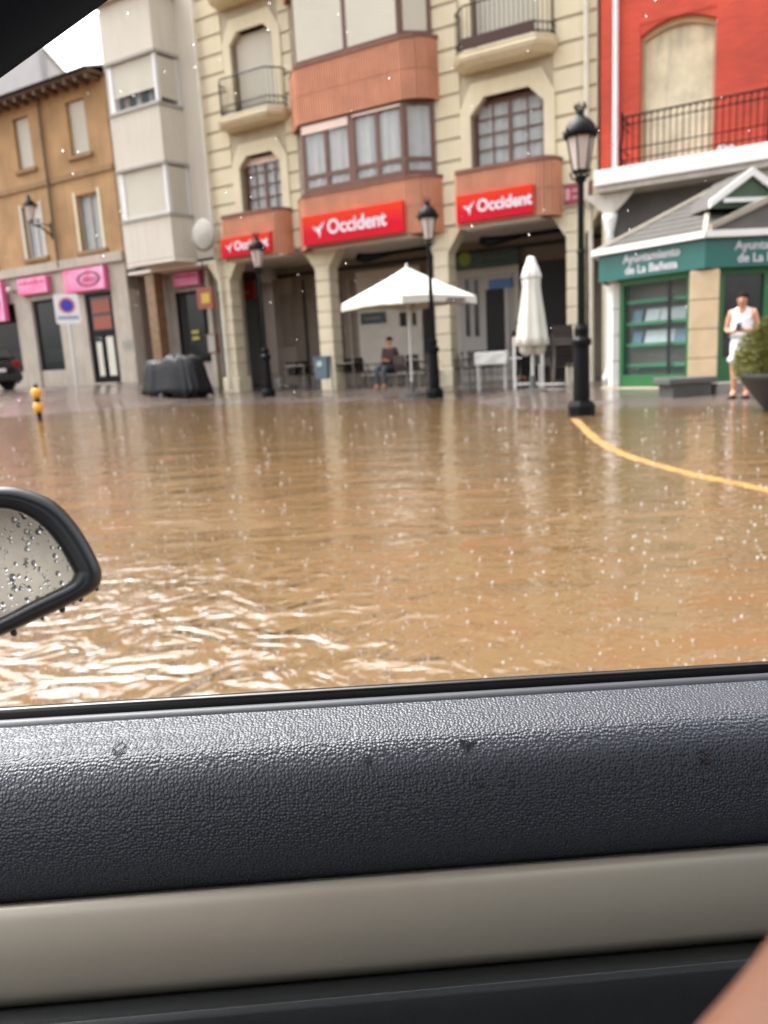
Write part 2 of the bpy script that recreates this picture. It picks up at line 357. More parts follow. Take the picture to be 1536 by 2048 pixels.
def water_mat():
    m = M('muddy_water', (.3, .2, .1), .5, var=0); nd, ln, p = nodes(m); out = nd['Material Output']
    tc = nd.new('ShaderNodeTexCoord')
    def noise(sc, dt, mpv=None, rot=0, dist=0.):
        n = nd.new('ShaderNodeTexNoise'); n.inputs['Scale'].default_value = sc; n.inputs['Detail'].default_value = dt; n.inputs['Distortion'].default_value = dist
        if mpv:
            mp = nd.new('ShaderNodeMapping'); mp.inputs['Scale'].default_value = mpv; mp.inputs['Rotation'].default_value = (0, 0, rot)
            ln.new(tc.outputs['Object'], mp.inputs[0]); ln.new(mp.outputs[0], n.inputs['Vector'])
        else: ln.new(tc.outputs['Object'], n.inputs['Vector'])
        return n
    c = noise(.55, 5); r = nd.new('ShaderNodeValToRGB'); e = r.color_ramp.elements
    e[0].position = .3; e[0].color = (.118, .071, .031, 1); e[1].position = .7; e[1].color = (.155, .088, .040, 1)
    e2 = r.color_ramp.elements.new(.5); e2.color = (.140, .089, .042, 1)
    ln.new(c.outputs[0], r.inputs[0])
    df = nd.new('ShaderNodeBsdfDiffuse'); ln.new(r.outputs[0], df.inputs[0])
    tr = nd.new('ShaderNodeBsdfTransparent'); tr.inputs[0].default_value = (.80, .62, .42, 1)
    mx = nd.new('ShaderNodeMixShader'); mx.inputs[0].default_value = .78; ln.new(tr.outputs[0], mx.inputs[1]); ln.new(df.outputs[0], mx.inputs[2])
    # ripples: broad swell with smaller wind ripples on it and fine rain chop
    w1 = noise(1.0, 1, (.9, 2.2, 1), .25, .8); w2 = noise(5.0, 2, (.8, 1.5, 1), -.2, 1.2); w3 = noise(26., 2)
    def mul(n, k):
        q = nd.new('ShaderNodeMath'); q.operation = 'MULTIPLY'; q.inputs[1].default_value = k; ln.new(n.outputs[0], q.inputs[0]); return q
    a1 = nd.new('ShaderNodeMath'); ln.new(mul(w1, .026).outputs[0], a1.inputs[0]); ln.new(mul(w2, .0085).outputs[0], a1.inputs[1])
    a2 = nd.new('ShaderNodeMath'); ln.new(a1.outputs[0], a2.inputs[0]); ln.new(mul(w3, .0010).outputs[0], a2.inputs[1])
    vd = nd.new('ShaderNodeVectorMath'); vd.operation = 'DISTANCE'; vd.inputs[1].default_value = (-1.35, 1.95, 0); ln.new(tc.outputs['Object'], vd.inputs[0])
    mk = nd.new('ShaderNodeMapRange'); mk.interpolation_type = 'SMOOTHSTEP'; mk.inputs[1].default_value = .5; mk.inputs[2].default_value = 2.5; mk.inputs[3].default_value = .074; mk.inputs[4].default_value = 0
    ln.new(vd.outputs['Value'], mk.inputs[0])                       # wake thrown up beside the moving car
    w4 = noise(3.9, 2, (1, 1.1, 1), .5, 1.4); q4 = nd.new('ShaderNodeMath'); q4.operation = 'MULTIPLY'; ln.new(w4.outputs[0], q4.inputs[0]); ln.new(mk.outputs[0], q4.inputs[1])
    a3 = nd.new('ShaderNodeMath'); ln.new(a2.outputs[0], a3.inputs[0]); ln.new(q4.outputs[0], a3.inputs[1]); a2 = a3
    bp = nd.new('ShaderNodeBump'); bp.inputs['Strength'].default_value = 1.; bp.inputs['Distance'].default_value = 1.
    ln.new(a2.outputs[0], bp.inputs['Height'])
    gl = nd.new('ShaderNodeBsdfGlossy'); gl.inputs['Roughness'].default_value = .04; ln.new(bp.outputs[0], gl.inputs['Normal'])
    fr = nd.new('ShaderNodeFresnel'); fr.inputs[0].default_value = 1.56; ln.new(bp.outputs[0], fr.inputs['Normal'])
    m2 = nd.new('ShaderNodeMixShader'); ln.new(fr.outputs[0], m2.inputs[0]); ln.new(mx.outputs[0], m2.inputs[1]); ln.new(gl.outputs[0], m2.inputs[2]); ln.new(m2.outputs[0], out.inputs[0])
    return m
wm = water_mat()
water = MB().quad((-60, -60, 0), (60, -60, 0), (60, 60, 0), (-60, 60, 0)).build('water', wm); struct(water)

# ================================================================== ochre building
ob = building('ochre_building', 'ochre rendered old house with tiled eaves above pink shop signs')
X0, X1 = -19., -7.62
oh = [(-9.5, -8.62, 7.95, 9.6), (-12.25, -11.42, 7.95, 9.6), (-15.0, -14.2, 7.95, 9.6), (-9.55, -8.5, 4.98, 6.75), (-12.4, -11.45, 5.05, 6.75), (-15.2, -14.3, 5.05, 6.75)]
ow = wall('wall', ochre, ob, X0, X1, 4.55, 10.0, 0, oh, .3)
MB().box(X0, X1 + .01, -.06, .0, 7.28, 7.45).build('string_course', ochre2, ob)
MB().box(X0, X1 + .01, -.12, .0, 4.5, 4.8).build('fascia', greyt, ob)
for a, b, c, d in oh[:3]:
    w_ = window(ob, a, b, c, d, .14, alu, 1, 1, blind=.98, curt=False)
    MB().box(a - .15, b + .15, -.09, .05, c - .12, c).build('sill', ochre2, w_)
for i, (a, b, c, d) in enumerate(oh[3:]):
    w_ = window(ob, a, b, c, d, .12, greyt if i == 0 else alu, 2, 1, blind=.25 if i else 0)
    MB().box(a - .2, b + .2, -.09, .05, c - .12, c).build('sill', ochre2, w_)
    MB().box(a - .13, a, -.025, .03, c, d + .1).build('surround', whitew if i else cream, w_); MB().box(b, b + .13, -.025, .03, c, d + .1).build('surround', whitew if i else cream, w_)
mm = MB(); mm.tube([(-10.72, -.1, 10.0), (-10.72, -.1, 9.4), (-10.72, -.1, 4.6)], .05, 8); mm.build('downpipe', brownpipe, ob)
# roof: deep eaves, joined rows of curved tiles
mm = MB(); mm.prism([(X0, -.55), (X1 + .05, -.55), (X1 + .05, 6), (X0, 6)], 10.02, 10.06)
rf = mm.build('roof', brownpipe, ob)
mm = MB()
k = 0
while X0 + k * .2 < X1:
    xx = X0 + k * .2 + .1
    mm.ring([[(xx + .1 * math.cos(t), y_, z_ + .07 * math.sin(t)) for t in (0, .8, 1.57, 2.34, 3.14)] for y_, z_ in ((-.68, 10.06), (5.5, 12.1))], cap=False, close=False)
    k += 1
mm.quad((X0, -.6, 10.07), (X1, -.6, 10.07), (X1, 5.5, 12.06), (X0, 5.5, 12.06))
mm.quad((X0, 5.5, 12.06), (X1, 5.5, 12.06), (X1, 11, 10), (X0, 11, 10))
mm.build('roof_tile', tile, rf, kind='stuff')
mm = MB()
for k in range(23): mm = MB().box(X0 + k * .5 + .1, X0 + k * .5 + .22, -.5, 0, 9.88, 10.02); mm.build('rafter_end', brownpipe, rf)
# ground floor: stone piers, shop windows, glazed door
base = .3
for a, b in ((-19, -15.4), (-13.55, -12.62), (-11.2, -9.78), (-8.42, X1)):
    MB().box(a, b, .0, .5, base, 4.5).build('stone_pier', greyt, ob, bevel=.02)
MB().box(X0, X1, .02, .5, 3.62, 4.5).build('lintel', greyt, ob)
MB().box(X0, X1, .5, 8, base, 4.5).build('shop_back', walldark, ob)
for a, b, c in ((-12.62, -11.2, 1.15), (-15.4, -13.55, 1.15)):
    MB().box(a, b, .06, .5, base, c).build('stall_riser', greyt, ob)
    w_ = window(ob, a, b, c, 3.62, .12, black, 1, 1, fr=.09, curt=False, gl=glassd)
    MB().box(a + .1, b - .1, .24, .26, c + .3, c + .75).build('frosted_band', M('frosted_film', (.33, .38, .37), .5), w_)
dr = MB(); dr.box(-9.75, -9.63, .05, .15, .62, 3.62).box(-8.56, -8.45, .05, .15, .62, 3.62).box(-9.63, -8.56, .05, .15, 2.22, 2.36).box(-9.63, -8.56, .05, .15, 3.5, 3.62)
dr.box(-9.63, -8.56, .05, .15, .62, .78).box(-9.17, -9.06, .05, .15, .78, 2.22)
dr = dr.build('door', black, ob)
MB().box(-9.63, -9.17, .09, .1, .78, 2.22).build('pane', mglass, dr); MB().box(-9.06, -8.56, .09, .1, .78, 2.22).build('pane', mglass, dr)
MB().box(-9.63, -8.56, .09, .1, 2.36, 3.5).build('pane', mglass, dr)
MB().box(-9.5, -9.25, .07, .08, .85, 2.0).build('blind', shutter, dr); MB().box(-9.0, -8.66, .07, .08, .85, 2.15).build('blind', shutter, dr)
MB().box(-9.5, -8.62, .06, .075, 2.95, 3.4).build('orange_panel', orange, dr); MB().box(-9.5, -8.62, .06, .075, 2.42, 2.84).build('orange_panel', orange, dr)
MB().box(-9.9, -8.3, -.35, .1, .3, .62).build('doorstep', greyt, ob)
mm = MB()
for k in range(9): mm.tube([(-8.15 + .05 * k, -.004, 1.75 + .12 * math.sin(k * 2.1)), (-8.1 + .05 * k, -.004, 1.9 + .1 * math.cos(k * 1.7))], .012, 4)
mm.build('graffiti', M('teal_spray', (.2, .36, .36), .7), ob)

def pink_sign(x0, x1, z0, z1, label, y=-.2, oval=True):
    t = thing('shop_sign', label, 'sign', W((x0 + x1) / 2, -y, z0), PHI, 'pink shop signs')
    hw = (x1 - x0) / 2; hh = z1 - z0
    MB().box(-hw, hw, 0, .18, 0, hh).build('light_box', pink, t, bevel=.01)
    MB().box(-hw + .02, hw - .02, -.008, -.001, .02, hh - .02).build('face', pinkf, t)
    bk = M('black_print', (.02, .01, .015), .5, var=0)
    if oval:
        mm = MB(); cx = hw * .25; n = 28; a, b = hw * .52, hh * .3
        def el(s, y_): return [(cx + a * s * math.cos(2 * math.pi * k / n), y_, hh * .5 + b * s * math.sin(2 * math.pi * k / n)) for k in range(n)]
        mm.ring([el(1.08, -.009), el(1.08, -.014), el(.86, -.014), el(.86, -.009)], cap=False)
        for k in range(7):
            xx = cx - a * .55 + a * 1.1 * k / 6
            mm.tube([(xx, -.013, hh * .5 - b * .35), (xx + .05, -.013, hh * .5 + b * .1), (xx + .02, -.013, hh * .5 + b * .35 * (1 if k % 2 else .5))], .014, 4)
        mm.build('oval_logo', bk, t)
    else:
        mm = MB()
        for k in range(14):
            xx = -hw * .8 + hw * 1.6 * k / 13; mm.box(xx - .035, xx + .035, -.013, -.009, hh * .62, hh * (.74 + .08 * (k % 3 == 0)))
        mm.build('lettering', M('deep_pink_print', (.45, .03, .12), .5, var=0), t)
    return t
pink_sign(-10.45, -8.42, 3.68, 4.42, 'pink light box with black oval logo above glazed door with orange panels')
pink_sign(-12.95, -11.35, 3.82, 4.38, 'small pink light box with row of letters above the shop window', oval=False)
pink_sign(-15.6, -13.75, 3.0, 4.4, 'tall pink light box with black oval logo beside the parked black car', y=-.3)
mm_ = thing('wall_light', 'small round pale light between two pink shop signs on ochre house', 'lamp', W(-13.35, .0, 4.0), PHI)
MB().tube([(0, -.02, 0), (0, -.2, .05)], .03, 6).build('arm', black, mm_); MB().ball((0, -.25, .05), .12).build('globe', lampg, mm_, smooth=True)

# wall lantern on the ochre house
wl_ = thing('wall_lantern', 'black wall lantern on a scrolled bracket fixed to ochre house', 'lamp', W(-10.95, 0, 5.9), PHI)
mm = MB(); mm.tube([(0, 0, -.25), (0, -.15, -.18), (0, -.4, .0), (0, -.62, .02), (0, -.75, .1), (0, -.75, .2)], .03, 6); mm.tube([(0, 0, .05), (0, -.3, .12), (0, -.55, .03)], .02, 6); mm.box(-.05, .05, -.03, 0, -.35, .2)
mm.build('bracket', black, wl_)
MB().lathe([(.09, .2), (.17, .62), (.17, .63)], 0, -.75, 6).build('lamp_glass', lampg, wl_)
MB().lathe([(.21, .62), (.2, .68), (.12, .8), (.05, .86), (.06, .9), (.02, .98)], 0, -.75, 10).build('lamp_cap', black, wl_)

# ================================================================== pale gabled house behind
gP = gnd(82, 800, 0); gP = CAM + ray(82, 96) * (38 / ray(82, 96).y); gz = gP.z
gr_ = math.atan2(-gP.x, gP.y)
gb = thing('gabled_house', 'pale grey gabled house rising behind the ochre roof', 'building', (gP.x, gP.y, 0), gr_)
gsl = 1.2; gd = 4.5
MB().prismy([(-gd * 1.4, 4), (gd, 4), (gd, gz - gd * gsl), (0, gz), (-gd * 1.4, gz + .9)], 0, 7).build('wall', palew, gb)
MB().prismy([(gd + .2, gz - gd * gsl - .2 * gsl), (gd + .2, gz - gd * gsl - .2 * gsl + .14), (0, gz + .16), (0, gz + .02)], -.12, 7.1).build('roof', M('pale_verge', (.5, .47, .40), .8), gb)
MB().box(-.09, .09, -.1, -.01, 4.2, gz - .15).build('downpipe', M('grey_pipe', (.36, .35, .35), .6), gb)
tr_ = thing('tree', 'leafy treetop beside pale gabled house above the ochre eaves', 'tree', W(fac(8, 190, -7)[0], -7, 0), PHI)
MB().tube([(0, 0, .1), (.1, 0, 6), (0, .1, 11)], [.16, .12, .05], 8).build('trunk', brownpipe, tr_)
mm = MB(); rnd = random.Random(3)
zc = fac(8, 185, -7)[1]
for k in range(260):
    v_ = Vector((rnd.gauss(0, .4), rnd.gauss(0, .4), rnd.gauss(0, .4))); c = v_ + Vector((0, 0, zc - .4)); a = Vector((rnd.uniform(-1, 1), rnd.uniform(-1, 1), rnd.uniform(-1, 1))).normalized() * .13; b = a.orthogonal().normalized() * .08
    mm.quad(c - a, c - b, c + a, c + b)
mm.build('crown', M('tree_leaf', (.05, .075, .03), .7), tr_, kind='stuff')

# ================================================================== white building with enclosed bay
wb = building('white_building', 'white rendered building with a square enclosed bay of shutters')
BX0, BX1, BN = -6.62, -4.62, .8
ww = wall('wall', whitew, wb, -7.6, -3.72, 4.2, 11.75, .04, [], .3)
def bay_ring(z0, z1, nm, mat, grow=0.):
    return MB().prism([(BX0 - grow, .04), (BX0 - grow, -BN - grow), (BX1 + grow, -BN - grow), (BX1 + grow + .12, .04)], z0, z1).build(nm, mat, wb)
for a, b in ((4.22, 5.4), (6.92, 8.42), (9.88, 11.4)): bay_ring(a, b, 'bay_parapet', whitew)
for a in (5.4, 6.84, 8.42, 9.80): bay_ring(a, a + .08, 'sill_band', M('grimy_band', (.32, .30, .26), .8), .04)
bay_ring(11.4, 11.6, 'bay_roof', greyt, .15); bay_ring(4.12, 4.22, 'bay_soffit', soffit_m, -.02)
for i, (z0, z1) in enumerate(((5.48, 6.84), (8.5, 9.80))):
    f_ = MB(); f_.box(BX0 + .02, BX0 + .2, -BN + .03, -BN + .13, z0, z1).box(BX1 - .12, BX1 - .01, -BN + .02, -BN + .14, z0, z1).box(BX0 + .2, BX1 - .12, -BN + .04, -BN + .12, z0, z0 + .05)
    f_.box(BX1 - .02, BX1 + .1, -.06, .03, z0, z1)
    w_ = f_.build('bay_window', alu, wb)
    zb = z0 + (.4 if i else .02)
    slats('shutter', shutter, w_, BX0 + .2, BX1 - .12, zb, z1, -BN + .07)
    mm = MB(); kk = int((z1 - z0 - (.15 if i else 0)) / .055); zz0 = z0 + (.15 if i else 0)
    for k in range(kk): mm.quad((BX1 - .02, -BN + .12, zz0 + k * .055), (BX1 + .07, -.05, zz0 + k * .055), (BX1 + .082, -.05, zz0 + k * .055 + .05), (BX1 - .008, -BN + .12, zz0 + k * .055 + .05))
    mm.build('side_shutter', shutter, w_, kind='stuff')
    MB().box(BX0 + .1, BX1 - .1, -BN + .3, -BN + .32, z0, z1).build('room_back', dark, w_)
    if i:
        MB().box(BX0 + .2, BX1 - .12, -BN + .12, -BN + .125, z0 + .05, zb).build('pane', glass, w_)
        for k in range(3): MB().box(BX0 + .45 + .5 * k, BX0 + .63 + .5 * k, -BN + .2, -BN + .22, z0 + .05, zb + .1).build('window_display', M('pot_%d' % k, ((.45, .3, .25), (.55, .55, .5), (.3, .33, .3))[k], .6), w_)
# ground floor of the white building, set back
MB().box(-7.58, -3.75, .9, 1.2, .25, 4.12).build('ground_floor_wall', greyt, wb)
MB().box(-7.58, -3.75, .05, .9, 4.02, 4.11).build('ceiling', soffit_m, wb)
MB().box(-6.95, -6.55, .15, .55, .25, 4.02).build('corner_pillar', M('brown_marble', (.22, .125, .06), .4, var=.3, scale=5), wb, bevel=.02)
w_ = window(wb, -6.35, -5.1, 1.15, 3.4, .84, black, 1, 1, fr=.1, curt=False, gl=glassd)
MB().box(-6.22, -5.2, .98, 1.0, 1.25, 1.65).build('frosted_band', MATS['frosted_film'], w_)
for k in range(2): MB().box(-5.75, -5.45, .8, .83, 1.85 + .2 * k, 1.95 + .2 * k).build('sticker', M('yellow_sticker', (.45, .38, .08), .6), w_)
MB().box(-4.9, -4.72, .7, .9, .25, 4.0).build('pilaster', greyt, wb)
dr = MB().box(-4.55, -3.85, .84, .9, .3, 3.3).build('door', M('dark_door', (.06, .05, .045), .5), wb)
MB().box(-4.2, -3.98, .8, .84, 1.2, 3.0).build('pane', mglass, dr)
pink_sign(-6.2, -5.1, 3.55, 3.98, 'pink light box in shade under the white bay', y=.65, oval=False)
t = thing('shop_sign', 'orange and yellow hanging sign beside the stone column of cream building', 'sign', W(-4.1, .2, 2.7), PHI)
MB().box(-.3, .3, -.04, .04, 0, .6).build('panel', orange, t); MB().box(-.12, .2, -.05, -.041, .15, .45).build('emblem', M('yellow_emblem', (.5, .32, .03), .5), t); MB().tube([(0, 0, .6), (0, 0, 1.35)], .02, 5).build('hanger', black, t)
t = thing('letter_box', 'small brown meter box on the wall beside cream column', 'box', W(-4.05, .12, 1.35), PHI)
MB().box(-.18, .18, -.06, .1, 0, .6).build('case', brown, t, bevel=.01); MB().box(-.13, .13, -.07, -.061, .05, .55).build('lid', M('grey_lid', (.3, .27, .24), .5), t)

# ================================================================== cream building (arcade, bay, balconies)
cb = building('cream_building', 'cream stone building with brick bay, iron balconies and ground floor arcade')
CX0, CX1, CZ = -3.72, 7.72, 4.05
FL = 3.18                                   # storey height
def fz(k): return 3.18 * k
holes = []
for k in range(3):
    if k == 0: holes += [(-2.5, -1.05, 5.2, 6.75), (4.68, 6.5, 5.3, 6.85)]
    else: holes += [(-2.48, -1.0, 7.72 + fz(k - 1), 9.95 + fz(k - 1)), (4.75, 6.42, 7.72 + fz(k - 1), 9.95 + fz(k - 1))]
cw = wall('wall', cream2, cb, CX0, CX1, CZ, 14.2, 0.02, holes, .4)
# coursed stone: each course of each pier is one block
piers = [(-3.70, -2.78), (-.80, -.42), (3.66, 4.42), (6.72, 7.70)]
for a, b in piers:
    src = None; k = 0
    while 4.1 + k * .5 < 14.1:
        z0 = 4.1 + k * .5
        if src is None: src = MB().box(a, b, -.016, .03, 0, .435).build('stone_course', cream, cw, bevel=.012, loc=(0, 0, z0))
        else: copy_obj(src, cw, (0, 0, z0))
        k += 1
# smooth surrounds with cut upper corners
def surround(a, b, z0, z1, c=.28, wd=.26, door=False):
    m = MB(); y = -.055
    inn = [(a, z0), (a, z1 - c), (a + c, z1), (b - c, z1), (b, z1 - c), (b, z0)]
    out = [(a - wd, z0 - (.0 if door else .1)), (a - wd, z1 - .2), (a - wd + .3, z1 + .34), (b + wd - .3, z1 + .34), (b + wd, z1 - .2), (b + wd, z0 - (.0 if door else .1))]
    for y0 in (y,):
        for i in range(5): m.quad((*[inn[i][0]], y0, inn[i][1]), (inn[i + 1][0], y0, inn[i + 1][1]), (out[i + 1][0], y0, out[i + 1][1]), (out[i][0], y0, out[i][1]))
        for P in (inn, out):
            for i in range(5): m.quad((P[i][0], y0, P[i][1]), (P[i + 1][0], y0, P[i + 1][1]), (P[i + 1][0], .2 if P is inn else .03, P[i + 1][1]), (P[i][0], .2 if P is inn else .03, P[i][1]))
    for s, xa in ((1, a), (-1, b)): m.prismy([(xa, z1 - c), (xa + s * c, z1), (xa, z1)], .06, .18)
    return m.build('window_surround', cream, cb)
for i, (a, b, z0, z1) in enumerate(holes):
    surround(a, b, z0, z1, .36 if b - a > 1.7 else .28, door=i > 1)
    if i < 2: window(cb, a, b, z0, z1, .2, brown, 2, 4, fr=.09, blind=.14 if i == 0 else .08, bm_=shutter_p if i == 0 else brown)
    elif i in (2, 3): window(cb, a, b, z0, z1, .2, brown, 2, 1, fr=.09, blind=.97, curt=False)
    else: window(cb, a, b, z0, z1, .2, brown, 2, 1, fr=.09, blind=.97, curt=False)

def rib_band(name, plan, z0, z1, parent, pitch=.075, cap=True):
    """soldier bricks set on end along a plan polyline (x, y), joints recessed"""
    back = MB().prism([*plan, (plan[-1][0], .02), (plan[0][0], .02)], z0 + .01, z1 - .01).build(name, terra_d, parent)
    m = MB()
    for (xa, ya), (xb, yb) in zip(plan, plan[1:]):
        L = math.hypot(xb - xa, yb - ya); k = max(1, round(L / pitch)); tx, ty = (xb - xa) / L, (yb - ya) / L; nx, ny = ty, -tx
        zs_ = [z0, z0 + (z1 - z0) * .5, z1]
        for i in range(k):
            s0, s1 = L * (i + .22) / k, L * (i + .78) / k
            for c, d in zip(zs_, zs_[1:]):
                q = [(xa + tx * s + nx * o, ya + ty * s + ny * o) for s, o in ((s0, -.002), (s0, .03), (s1, .03), (s1, -.002))]
                m.prism(q, c + .006, d - .006)
    m.build('brick', terra, back, kind='stuff')
    if cap:
        cm = MB(); o_ = .05
        P = [(x, y - o_ if y < 0 else y) for x, y in plan]; P[0] = (P[0][0] - .03, P[0][1]); P[-1] = (P[-1][0] + .05, P[-1][1])
        cm.prism([*P, (P[-1][0], .02), (P[0][0], .02)], z1, z1 + .09); cm.build('coping', terra_d, back)
    return back
def round_plan(xl, xr, d, r, left=True):
    p = [(xl, 0.), (xl, -d)] if left else [(xl, -d)]
    for k in range(5): t = math.pi / 2 * k / 4; p.append((xr - r + r * math.sin(t), -d + r - r * math.cos(t)))
    p.append((xr, 0.)); return p
rib_band('brick_parapet', round_plan(-2.92, -.82, .5, .35), 3.93, 5.08, cb)
rib_band('brick_parapet', round_plan(4.45, 6.88, .5, .42), 3.93, 5.12, cb)
bay = [(-.55, 0.), (.06, -.6), (3.18, -.6), (3.5, -.5), (3.72, -.3), (3.86, 0.)]
for k in range(3):
    z0 = 3.93 if k == 0 else 7.02 + fz(k - 1); z1 = 5.22 if k == 0 else 8.36 + fz(k - 1)
    rib_band('brick_parapet', bay, z0, z1, cb)
def bay_windows(z0, z1, shut):
    P = [(.06, -.56), (1.62, -.56), (3.14, -.56)]
    for (xa, ya), (xb, yb) in zip(P, P[1:]):
        w_ = window(cb, xa, xb, z0, z1, ya, brown, 2 if not shut else 1, 1, fr=.11, blind=.97 if shut else (.14 if xa < 1 else .05), bm_=shutter if shut else shutter_p, bottom=None if shut else z0 + .33, curt=not shut)
    # canted right side light
    xa, ya, xb, yb = 3.14, -.56, 3.74, -.06
    L = math.hypot(xb - xa, yb - ya); an = math.atan2(yb - ya, xb - xa)
    sidew = bpy.data.objects.new('bay_side', None); COL.objects.link(sidew); sidew.parent = cb; sidew.location = (xa, ya, 0); sidew.rotation_euler = (0, 0, an)
    m = MB().box(0.012, .1, 0, .06, z0, z1).box(L - .1, L, 0, .06, z0, z1).box(.1, L - .1, 0, .06, z0, z0 + .1).box(.1, L - .1, 0, .06, z1 - .06, z1)
    if not shut: m.box(.1, L - .1, .003, .06, z0 + .33, z0 + .41)
    o_ = m.build('side_window', brown, cb); o_.location = (xa, ya, 0); o_.rotation_euler = (0, 0, an)
    bpy.data.objects.remove(sidew)
    if shut: slats('blind', shutter, o_, .1, L - .1, z0 + .1, z1 - .06, .02)
    else:
        MB().box(.1, L - .1, .025, .03, z0 + .1, z1 - .06).build('pane', glass, o_)
        curtain(o_, .1, L - .1, z0 + .1, z1 - .06, .07); MB().box(.0, L, .35, .36, z0, z1).build('room_back', dark, o_)
bay_windows(5.34, 7.0, False); bay_windows(8.47, 10.18, True); bay_windows(8.47 + FL, 10.18 + FL, True)
# arcade columns of stone blocks with corbels
def column(x0, x1, plinth=False, zb=.05):
    m0 = MB().box(x0 + .02, x1 - .02, .02, .46, zb, 4.0).build('column', cream2, cb)
    hb = .46; src = None
    for k in range(8):
        z0 = .62 + k * (hb - .04)
        if src is None: src = MB().box(x0, x1, 0, .48, 0, hb - .07).build('stone_block', column_m, m0, bevel=.015, loc=(0, 0, z0))
        else: copy_obj(src, m0, (0, 0, z0))
    e = .08 if plinth else .03
    MB().box(x0 - e, x1 + e, -e, .48 + e, zb, .6).build('stone_block', column_m, m0, bevel=.03)
    for s, xe in ((-1, x0), (1, x1)):
        m = MB().prismy([(xe, 3.45), (xe, 4.04), (xe + s * .36, 4.04), (xe + s * .32, 3.92)], .01, .47); m.build('corbel', cream, m0, bevel=.01)
    MB().box(x0, x1, .0, .48, 3.99, 4.05).build('capital', cream, m0)
    return m0
column(-3.74, -3.28, True, .1); column(-.16, .30); column(3.52, 3.94); column(6.98, 7.42)
MB().box(CX0, CX1, .02, 3.2, 4.06, 4.16).build('arcade_ceiling', soffit_m, cb)
for a, b in ((-2.88, -.9), (.1, 3.2), (4.5, 6.5)): MB().box(a, b, -.44, .02, 3.9, 3.925).build('edge_soffit', soffit_m, cb)
# back wall of the arcade
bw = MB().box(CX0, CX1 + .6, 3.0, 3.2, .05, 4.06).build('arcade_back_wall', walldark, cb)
MB().box(CX0, CX1, 2.9, 2.99, 3.72, 3.82).build('conduit', dark, cb)
def bk(name, mat, xl, yl, xr, yr, n=-2.98, t=.04, par=None):
    a, b = fac(xl, yl, n); c, d = fac(xr, yr, n)
    return MB().box(min(a, c), max(a, c), -n - t, -n, min(b, d), max(b, d)).build(name, mat, par or cb)
a, b = fac(472, 600, -2.9); c, d = fac(528, 762, -2.9)
rs = MB().box(a - .08, c + .08, 2.9, 2.98, .12, b + .9).build('shop_front', M('dark_shop_front', (.10, .075, .06), .6), cb)
slats('roller_shutter', greysh, rs, a, c, .14, b, 2.88, .085, .02)
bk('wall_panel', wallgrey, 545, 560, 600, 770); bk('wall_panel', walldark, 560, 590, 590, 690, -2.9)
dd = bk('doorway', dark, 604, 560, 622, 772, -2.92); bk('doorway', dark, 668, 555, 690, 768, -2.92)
bk('wall_panel', wallgrey, 695, 560, 712, 770)
bk('wall_panel', M('pale_cafe_wall', (.58, .52, .44), .8, var=.08), 712, 545, 850, 748, -2.93)
bk('window_slot', dark, 800, 625, 814, 652, -2.9); bk('window_slot', dark, 825, 625, 833, 650, -2.9)
bk('doorway', dark, 846, 560, 864, 770, -2.9)
bk('wall_panel', MATS['pale_cafe_wall'], 905, 530, 1042, 760, -2.93)
bf = bk('cafe_front', M('cafe_front_paint', (.42, .38, .34), .6, var=.05), 918, 555, 1030, 745, -2.88)
for xl, yl, xr, yr in ((930, 560, 940, 672), (948, 560, 958, 672)): bk('pane', mglass, xl, yl, xr, yr, -2.83, par=bf)
dd = bk('cafe_door', dark, 972, 580, 1010, 700, -2.83)
bk('door_frame', M('door_frame_grey', (.48, .44, .40), .6), 1011, 575, 1020, 712, -2.82, par=dd)
bk('doorway', dark, 1042, 528, 1134, 770, -2.86)
# folded black awning arms hung under the arcade ceiling
for i, (x, w) in enumerate(((.9, 2.4), (4.6, 2.6))):
    m = MB().tube([(x, .7, 3.72), (x + w, .7, 3.74)], .06, 8); m.tube([(x, .7, 3.72), (x + .25, .55, 3.66), (x + 1.0, .62, 3.7)], [.12, .13, .05], 8); m.build('folded_awning', black, cb, smooth=True)
# rain pipe down the right edge
MB().tube([(7.5, -.12, 14), (7.5, -.12, 4.2), (7.55, .02, 3.95), (7.6, -.03, .1)], .055, 8).build('downpipe', M('cream_pipe', (.58, .54, .44), .5), cb)
MB().tube([(-3.62, -.14, 13), (-3.62, -.14, 4.2), (-3.55, -.1, 3.4), (-3.55, -.1, .3)], .05, 8).build('downpipe', MATS['cream_pipe'], cb)

